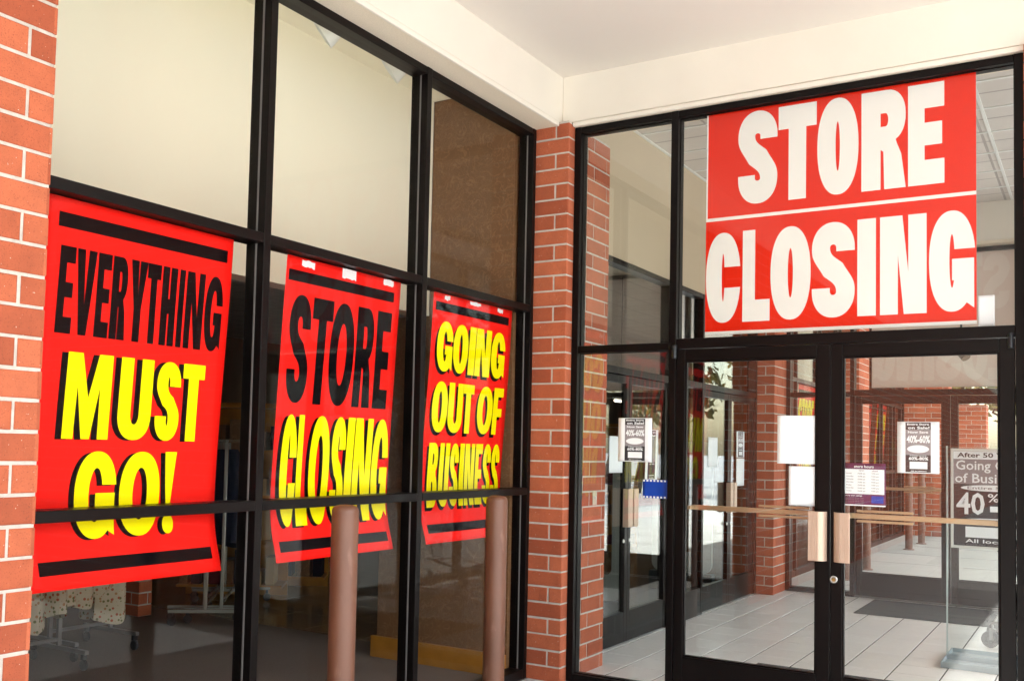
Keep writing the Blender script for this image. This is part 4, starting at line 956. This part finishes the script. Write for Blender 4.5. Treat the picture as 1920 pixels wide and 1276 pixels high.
# switch plate on the brick inside
sp_ = thing('switch_plate', 'small steel switch plate on the brick behind the side light', 'switch', (PX, 0.395, 1.177))
MB().box(PX + 0.001, PX + 0.006, 0.362, 0.428, 1.130, 1.226).build('plate', MT['switch'], sp_, bevel=0.002)
MB().box(PX + 0.0065, PX + 0.014, 0.390, 0.400, 1.165, 1.190).build('toggle', MT['plastic_white'], sp_)

# ------------------------------------------------------------------ bollards
bo = thing('bollard', 'brown bollard left of the other one, in front of the STORE CLOSING poster', 'bollard', (0.56, -2.673, 0), 'brown bollards in front of the windows')
pr = [(0.0, 0.0), (0.0565, 0.0), (0.0565, 1.225), (0.0560, 1.238), (0.0520, 1.250), (0.043, 1.2575), (0.028, 1.2615), (0.0, 1.263)]
b_ = MB().lathe(pr, (0, 0, 0), 48).build('post', MT['bollard'], None, smooth=True); b_.parent = bo
b_ = MB().lathe([(0.0, 0.0), (0.085, 0.0), (0.083, 0.012), (0.058, 0.02)], (0, 0, 0.0), 32).build('base_collar', MT['bollard'], None, smooth=True); b_.parent = bo
copy_tree(bo, (0.545, -1.421, 0), label='brown bollard right of the other one, in front of the GOING OUT OF BUSINESS poster')
for y, lb in ((6.80, 'brown bollard on the far pavement, nearest to the far doors'), (8.12, 'brown bollard on the far pavement, second from the far doors'), (11.588, 'brown bollard on the far pavement seen under the sale flyer'), (12.917, 'farthest brown bollard on the far pavement')):
    copy_tree(bo, (0.575, y, 0), label=lb, group='brown bollards on the far pavement')

# ------------------------------------------------------------------ things in the vestibule
def mat_thing(label, x0, x1, y0, y1):
    o = thing('door_mat', label, 'mat', ((x0 + x1) / 2, (y0 + y1) / 2, 0))
    MB().box(x0, x1, y0, y1, 0.0, 0.009).build('mat_base', MT['mat_rubber'], o, bevel=0.004)
    m = MB(); n = int((x1 - x0 - 0.06) / 0.016)
    for i in range(n): m.box(x0 + 0.03 + 0.016 * i, x0 + 0.039 + 0.016 * i, y0 + 0.03, y1 - 0.03, 0.0091, 0.0125)
    m.build('ribs', MT['mat_rubber'], o)
mat_thing('ribbed grey mat in front of the far doors', 1.20, 2.80, 4.19, 5.26)
mat_thing('ribbed grey mat just inside the near doors', 1.12, 2.78, 0.15, 1.33)
# acrylic poster stand
stn = thing('poster_stand', 'acrylic poster stand with a going out of business notice behind the right door', 'sign stand', (2.55, 2.35, 0))
x0, x1 = 2.246, 2.84
MB().box(x0, x1, 2.345, 2.355, 0.030, 1.60).build('clear_panel', MT['acrylic'], stn)
e_ = MB(); e_.box(x0 - 0.012, x0 - 0.0005, 2.344, 2.356, 0.03, 1.60); e_.box(x1 + 0.0005, x1 + 0.004, 2.344, 2.356, 0.03, 1.60)
e_.build('panel_edge', MT['acrylic_edge'], stn)
fr = MB(); sx0, sx1, sz0, sz1 = 2.268, 2.82, 0.842, 1.581
for a in ((sx0, sx0 + .018, sz0, sz1), (sx1 - .018, sx1, sz0, sz1), (sx0 + .018, sx1 - .018, sz0, sz0 + .02), (sx0 + .018, sx1 - .018, sz1 - .02, sz1)): fr.box(a[0], a[1], 2.322, 2.3445, a[2], a[3])
fr.build('sign_frame', MT['plastic_white'], stn, bevel=0.003)
MB().box(sx0 + .0185, sx1 - .0185, 2.334, 2.342, sz0 + .0205, sz1 - .0205).build('sign_board', MT['paper_dark'], stn)
sf = lambda d: (lambda u, v: (u, 2.3335 - d, v))
for br in ((2.287, 2.801, 1.503, 1.560), (2.366, 2.801, 0.925, 1.004)): finish_bm(bars_bm([br]), 'white_block', MT['paper'], stn, sf(.0), None, yN)
finish_bm(bars_bm([(2.287, 2.801, 1.318, 1.502)]), 'grey_block', MT['paper_grey'], stn, sf(.0), None, yN)
for yy, aa in ((1.291, .024), (1.049, .020)):
    m = bmesh.new(); m.faces.new([m.verts.new((2.555 + .22 * math.cos(t), yy + aa * math.sin(t), 0)) for t in [2 * PI * i / 28 for i in range(28)]])
    finish_bm(m, 'white_oval', MT['paper'], stn, sf(.0004), None, yN)
tm = lambda s, mt, u, v, w, h, b=.012: text_mesh('printed_text', s, MT[mt], stn, u, v, w, h, sf(.0012), yN, b)
tm('After 50 Years', 'paper_dark', 2.312, 1.516, .42, .036, .02)
tm('Going Out', 'paper', 2.303, 1.402, .42, .092)
tm('of Business', 'paper', 2.297, 1.328, .46, .070)
tm('Entire Store', 'paper_grey', 2.38, 1.281, .34, .022)
tm('40', 'paper', 2.305, 1.092, .190, .165, .02); tm('%', 'paper', 2.515, 1.190, .075, .062, .01); tm('60', 'paper', 2.615, 1.092, .150, .165, .02)
finish_bm(bars_bm([(2.530, 2.590, 1.118, 1.160)]), 'dash', MT['paper'], stn, sf(.0012), None, yN)
tm('All locations', 'paper', 2.366, .886, .40, .027)
tm('See store for complete details', 'paper_grey', 2.31, .868, .44, .011, 0)
MB().box(x0 - .005, 2.84, 2.05, 2.66, 0.004, 0.014).build('base_plate', MT['base_grey'], stn)
be = MB(); be.box(x0 - .005, 2.84, 2.040, 2.0495, 0.0, 0.045); be.box(x0 - .005, 2.84, 2.6605, 2.67, 0.0, 0.045); be.box(x0 - .0145, x0 - .0055, 2.040, 2.67, 0.0, 0.045); be.box(x0 - .005, 2.84, 2.325, 2.343, 0.0145, 0.05); be.box(x0 - .005, 2.84, 2.357, 2.375, 0.0145, 0.05)
be.build('base_rail', MT['base_grey'], stn, bevel=0.003)
# shopping cart behind the stand
ct = thing('shopping_cart', 'chrome and black shopping cart partly hidden behind the right door jamb', 'cart', (2.75, 3.3, 0))
def caster(par, x, y, r=0.066):
    ob = thing('caster', None, None); ob.parent = par; ob.location = Vector((x, y, 0)) - par.location
    w = MB().lathe([(0.0, -0.014), (r * .55, -0.014), (r * .6, -0.010), (r * .82, -0.012), (r, -0.010), (r, 0.010), (r * .82, 0.012), (r * .6, 0.010), (r * .55, 0.014), (0.0, 0.014)], (0, 0, r), 28, axis='y').build('tyre', MT['rubber'], None, smooth=True); w.parent = ob
    w = MB().lathe([(0.0, -0.0165), (r * .36, -0.0165), (r * .36, 0.0165), (0, 0.0165)], (0, 0, r), 20, axis='y').build('hub', MT['dark_hub'], None, smooth=True); w.parent = ob
    m = MB(); m.box(-0.006, 0.022, -0.022, -0.0175, r * .95, r * 2.15); m.box(-0.006, 0.022, 0.0175, 0.022, r * .95, r * 2.15); m.box(-0.006, 0.04, -0.022, 0.022, r * 2.16, r * 2.28)
    m.tube([(0.015, 0, r * 2.28), (0.015, 0, r * 3.1)], 0.009, 10)
    m.build('fork', MT['steel'], None).parent = ob
    return ob
for x, y in ((2.462, 3.125), (2.462, 3.58), (2.84, 3.06), (2.84, 3.64)): caster(ct, x, y)
c_ = MB()
for y in (3.125, 3.58): c_.tube([(2.477, y, .19), (2.50, y, .20), (2.86, y, .26), (2.90, y, .45), (2.72, y, .62), (2.55, y, .98)], 0.011, 10)
c_.tube([(2.49, 3.125, .20), (2.49, 3.58, .20)], 0.011, 10); c_.tube([(2.86, 3.125, .26), (2.86, 3.58, .26)], 0.011, 10)
c_.build('chassis', MT['steel'], ct, smooth=True)
k_ = MB()
for z, xa, xb in ((.60, 2.58, 2.90), (.98, 2.45, 2.93)):
    for p, q in (((xa, 3.09, z), (xb, 3.12, z)), ((xb, 3.12, z), (xb, 3.58, z)), ((xb, 3.58, z), (xa, 3.61, z)), ((xa, 3.61, z), (xa, 3.09, z))): k_.tube([p, q], .008, 8)
for i in range(13):
    t = i / 12
    k_.tube([(2.58 + .32 * t, 3.10, .6), (2.45 + .48 * t, 3.10, .98)], .003, 6); k_.tube([(2.58 + .32 * t, 3.60, .6), (2.45 + .48 * t, 3.60, .98)], .003, 6)
    k_.tube([(2.58, 3.1 + .5 * t, .6), (2.45, 3.1 + .5 * t, .98)], .003, 6); k_.tube([(2.58, 3.1 + .5 * t, .6), (2.90, 3.1 + .5 * t, .6)], .003, 6)
k_.build('basket', MT['rubber'], ct)
MB().tube([(2.42, 3.08, 1.03), (2.42, 3.62, 1.03)], .014, 12).build('handle', MT['maroon'], ct, smooth=True)
# emergency lamp hung over the far doors
el = thing('flood_lamp', 'dark bracketed lamp hanging in front of the far banner', 'lamp', (2.05, 5.05, 3.0))

# ------------------------------------------------------------------ store fixtures seen through the glass
def gate(label, x0, x1, y):
    o = thing('security_gate', label, 'security gate', ((x0 + x1) / 2, y, 0))
    def rr(a, b, c, d, r, n=6):
        out = []
        for (cx, cy_, t) in ((b - r, c + r, -PI / 2), (b - r, d - r, 0), (a + r, d - r, PI / 2), (a + r, c + r, PI)):
            out += [(cx + r * math.cos(t + PI / 2 * i / n), cy_ + r * math.sin(t + PI / 2 * i / n)) for i in range(n + 1)]
        return out
    ou = rr(x0, x1, 0.20, 1.62, 0.10); inn_ = rr(x0 + 0.10, x1 - 0.10, 0.42, 1.50, 0.06)
    m = MB(); n = len(ou)
    vs = [(a, y - .02, b) for a, b in ou] + [(a, y - .02, b) for a, b in inn_] + [(a, y + .02, b) for a, b in ou] + [(a, y + .02, b) for a, b in inn_]
    fs = []
    for i in range(n):
        k = (i + 1) % n
        fs += [(i, k, n + k, n + i), (2*n + i, 3*n + i, 3*n + k, 2*n + k), (i, 2*n + i, 2*n + k, k), (n + i, n + k, 3*n + k, 3*n + i)]
    m.add(vs, fs); m.build('loop', MT['gate_grey'], o)
    MB().box(x0 - .02, x1 + .02, y - .06, y + .06, 0, .2).build('base', MT['dark_base'], o, bevel=.01)
gate('white looped security gate behind the first inner doors', -0.88, -0.30, 2.15)
gate('white looped security gate behind the last inner doors', -1.00, -0.32, 4.55)
ck = thing('checkout_counter', 'dark checkout counter with a black and yellow CHECK OUT sign', 'counter', (-2.6, 4.2, 0))
MB().box(-3.4, -2.0, 3.4, 5.4, 0, 0.95).build('cabinet', MT['store_wall'], ck, bevel=.01)
MB().box(-3.45, -1.95, 3.35, 5.45, 0.9505, 0.99).build('worktop', MT['wood'], ck, bevel=.006)
MB().box(-1.999, -1.985, 3.6, 5.0, 1.18, 1.36).build('sign_board', MT['dark_base'], ck)
MB().tube([(-1.99, 3.7, .99), (-1.99, 3.7, 1.18)], .015, 8).tube([(-1.99, 4.9, .99), (-1.99, 4.9, 1.18)], .015, 8).build('sign_post', MT['chrome'], ck)
text_mesh('printed_text', 'CHECK OUT', MT['sign_yellow'], ck, 3.65, 1.215, 1.3, .11, lambda u, v: (-1.983, u, v), xN, .02)
# garment racks
def rack(label, loc, L=1.5, ang=0.0, group='chrome garment racks in the store', mt='steel'):
    o = thing('garment_rack', label, 'clothes rack', loc, group)
    o.rotation_euler.z = ang
    m = MB()
    for s in (-L / 2, L / 2):
        m.box(s - .015, s + .015, -.30, .30, .105, .132); m.box(s - .014, s + .014, -.014, .014, .1325, 1.50)
    m.build('frame', MT[mt], None, bevel=.003).parent = o
    MB().box(-L / 2 + .0145, L / 2 - .0145, -.010, .010, .16, .182).build('stretcher', MT[mt], None).parent = o
    MB().tube([(-L / 2, 0, 1.515), (L / 2, 0, 1.515)], .0145, 12).build('rail', MT[mt], None, smooth=True).parent = o
    for s in (-L / 2, L / 2):
        for t in (-.27, .27):
            c = MB().lathe([(0, -.012), (.030, -.012), (.036, -.006), (.036, .006), (.030, .012), (0, .012)], (s, t, .036), 20, axis='x')
            c.box(s - .018, s + .018, t - .012, t + .012, .0725, .1045)
            c.build('caster', MT['rubber'], None, smooth=True).parent = o
    return o
def garment(name, label, mat, x, y, top, hem, w, ang, seed, group):
    rg = random.Random(seed)
    o = thing(name, label, 'garment', (x, y, hem), group)
    m = MB(); n = 22; prev = None
    ph = rg.uniform(0, 6)
    vs = []; fs = []
    rows_ = 12
    for j in range(rows_ + 1):
        z = (top - hem) * j / rows_
        f = 1 - j / rows_
        ww = w * (.55 + .45 * min(1, f * 2.2))
        for i in range(n):
            a = 2 * PI * i / n
            fold = 1 + .30 * f * math.sin(3 * a + ph) + .12 * f * math.sin(7 * a + 2 * ph)
            vs.append((ww / 2 * math.cos(a), (.045 + .05 * f) * math.sin(a) * fold, z + .03 * f * math.sin(2 * a + ph) * (1 if j == 0 else .3)))
    for j in range(rows_):
        for i in range(n): fs.append((j*n+i, j*n+(i+1) % n, (j+1)*n+(i+1) % n, (j+1)*n+i))
    m.add(vs, fs)
    q = m.build('cloth', mat, None, smooth=True); q.parent = o; q.rotation_euler.z = ang
    hk = MB().tube([(0, 0, top - hem - .01), (0, 0, top - hem + .06), (.02, 0, top - hem + .085), (.035, 0, top - hem + .065)], .003, 6).build('hanger_hook', MT['chrome'], None); hk.parent = o
    return o
rack('near chrome garment rack of floral clothes in the left window bay', (-2.68, -2.24, 0), 1.1, R(90))
for i in range(9):
    garment('floral_garment', 'pale floral garment hanging on the near rack', MT['floral'], -2.66 + .02 * math.sin(i * 2), -2.70 + .118 * i, 1.44, (.36, .30, .42, .36, .27, .24, .30, .36, .40)[i], .46, R(8 * math.sin(i * 3)), i, 'floral garments on the near rack')
rack('short chrome rack with three floral pieces, right of the near rack', (-2.95, -1.32, 0), .5, R(90))
for i in range(3):
    garment('floral_garment', 'pale floral garment on the short rack, right of the others', MT['floral'], -2.90, -1.47 + .14 * i, 1.44, (.36, .42, .22)[i], .36, R(20 + 8 * math.sin(i * 3)), 20 + i, 'floral garments on the short rack')
for k in range(3):
    rack(('front', 'middle', 'rear')[k] + ' rack of the nested chrome garment racks deeper in the store', (-3.39 - .05 * k + (0, .07, -.07)[k], .37 + .10 * k + (0, .055, -.055)[k], 0), 1.2, R(-51), 'nested chrome racks', 'chrome')
for i in range(6):
    garment('dark_garment', 'dark navy garment on the nested racks', MT['denim'], -3.25 - .06 * i, .19 + .075 * i, 1.44, .62 + .05 * (i % 3), .46, R(40), 30 + i, 'dark garments on the nested racks')
# low brick pilaster inside and shelf units
brick_block('brick_pilaster', 'dark brick pilaster inside the store, behind the floral clothes', -4.44, -3.76, -.16, -.02, 4.1, [('-y', 'hi'), ('+x', 'lo')], cat='brick pillar')
def shelf(label, x, y, seed, rot=0):
    rg = random.Random(seed)
    o = thing('display_shelf', label, 'shelf unit', (x, y, 0), 'display shelves in the store')
    m = MB(); m.box(-.5, .5, .18, .2, 0, 1.9)
    for z in (.12, .55, .98, 1.41, 1.84): m.box(-.5, .5, -.2, .1795, z, z + .025)
    for s in (-.5, .475): m.box(s, s + .025, -.2, .1795, 0, 1.9) if False else None
    m.build('shelf_frame', MT['wood'], None).parent = o
    for z in (.146, .576, 1.006, 1.436):
        xx = -.48
        while xx < .42:
            w, h = rg.uniform(.06, .16), rg.uniform(.10, .34)
            MB().box(xx, min(xx + w, .48), -.17, .1, z, z + h).build('goods', MT[rg.choice(['tan', 'brown_wall', 'maroon', 'store_wall', 'tan', 'brown_wall', 'denim'])], None, bevel=.004).parent = o
            xx += w + rg.uniform(.01, .05)
    o.rotation_euler.z = rot
    return o
for i, (x, y, a) in enumerate(((-3.95, 1.12, 0.6), (-4.05, 1.85, 0.6), (-6.2, -1.2, 0.6), (-8.6, 4.4, .5), (-4.6, 3.0, 0.5), (-3.0, 7.5, 0.2))):
    shelf('wooden display shelf with small goods, store interior spot %s' % ('by the pilaster', 'right of the nested racks', 'left of the pilaster', 'deep in the store', 'near the checkout', 'far beyond the inner doors')[i], x, y, 90 + i, a)
# emergency / flood lamp
def lamp_parts():
    c = Vector((2.05, 5.05, 0))
    MB().tube([(2.05, 5.05, 4.08), (2.05, 5.05, 2.62)], .010, 8).build('stem', MT['dark_base'], el)
    MB().tube([(2.04, 5.05, 2.62), (2.06, 5.03, 2.56), (2.10, 5.0, 2.50)], [.03, .05, .045], 14).build('lamp_head', MT['store_wall'], el, smooth=True)
    MB().tube([(2.06, 5.05, 2.60), (2.13, 5.04, 2.63)], [.025, .022], 10).build('bracket', MT['store_wall'], el, smooth=True)
lamp_parts()

# ------------------------------------------------------------------ trees outside
def tree(label, x, y, h, leaf, seed, n=2600, bare=False, group='trees around the car park'):
    rg = random.Random(seed)
    o = thing('deciduous_tree', label, 'tree', (x, y, -.135), group)
    m = MB(); tips = []
    def branch(p, d, L, r, lv):
        pts = [p]; q = Vector(p); dd = Vector(d)
        for i in range(4):
            dd = (dd + Vector((rg.uniform(-.18, .18), rg.uniform(-.18, .18), rg.uniform(-.02, .14)))).normalized(); q = q + dd * L / 4; pts.append(q.copy())
        m.tube(pts, [r * (1 - .14 * i) for i in range(5)], 7 if lv < 2 else 5)
        if lv >= 3 or L < .5: tips.append(pts[-1]); tips.append(pts[-2]); return
        for k in range(4 if lv else 6):
            a = rg.uniform(0, 2 * PI); up = rg.uniform(.3, .9)
            b = pts[rg.randint(2, 4)]
            nd = Vector((math.cos(a) * (1 - up * .5), math.sin(a) * (1 - up * .5), up)).normalized()
            branch(b, nd, L * rg.uniform(.55, .75), r * .5, lv + 1)
    branch(Vector((0, 0, 0)), (0, 0, 1), h * .42, h * .022, 0)
    m.build('trunk', MT['trunk'], None, smooth=True).parent = o
    if not bare:
        c = MB()
        for _ in range(n):
            t = rg.choice(tips); s = h * .022 * rg.uniform(.6, 1.5)
            p = t + Vector((rg.gauss(0, 1), rg.gauss(0, 1), rg.gauss(0, .8))) * h * .055
            a = Vector((rg.gauss(0, 1), rg.gauss(0, 1), rg.gauss(0, 1))).normalized(); b = a.orthogonal().normalized(); e = a.cross(b)
            c.add([p - b * s, p - e * s * .5, p + b * s, p + e * s * .5], [(0, 1, 2, 3)], 0, rg.random())
        c.build('crown', leaf, None).parent = o
    return o
for i, (x, y, h, lf, bare) in enumerate(((2.6, 34, 7.5, 'leaf_y', False), (12, 30, 8, 'leaf_y', False), (19, 24, 9, 'leaf_g', False), (17, 38, 9, None, True), (26, 12, 8, 'leaf_y', False), (30, 26, 10, 'leaf_g', False), (24, 4, 9, None, True), (6.5, 44, 9, 'leaf_g', False), (-3, 48, 10, 'leaf_g', False))):
    tree(('small yellowing tree at the top right corner of the right door', 'yellowing tree across the car park', 'green tree at the car park edge', 'bare tree behind the car park', 'yellowing tree right of the car park', 'tall green tree beyond the car park', 'bare branched tree right of the porch', 'green tree beyond the far pavement', 'far green tree past the brick wall end')[i], x, y, h, MT[lf] if lf else None, 200 + i, bare=bare)
# low distant building across the car park
db = thing('distant_building', 'long low cream building across the car park', 'building', (45, 20, -.135))
MB().box(44, 56, -20, 60, -.135, 6.5).build('wall', MT['cream_wall'], db)  # unseen walls given a light cream so they darken the porch less
MB().box(43.4, 56.6, -20.6, 60.6, 6.5005, 7.3).build('roof', MT['stucco'], db)
for k in range(12): MB().box(43.93, 43.999, -16 + 6 * k, -12 + 6 * k, .2, 3.2).build('window', MT['dark_base'], db)
bpy.context.view_layer.update()
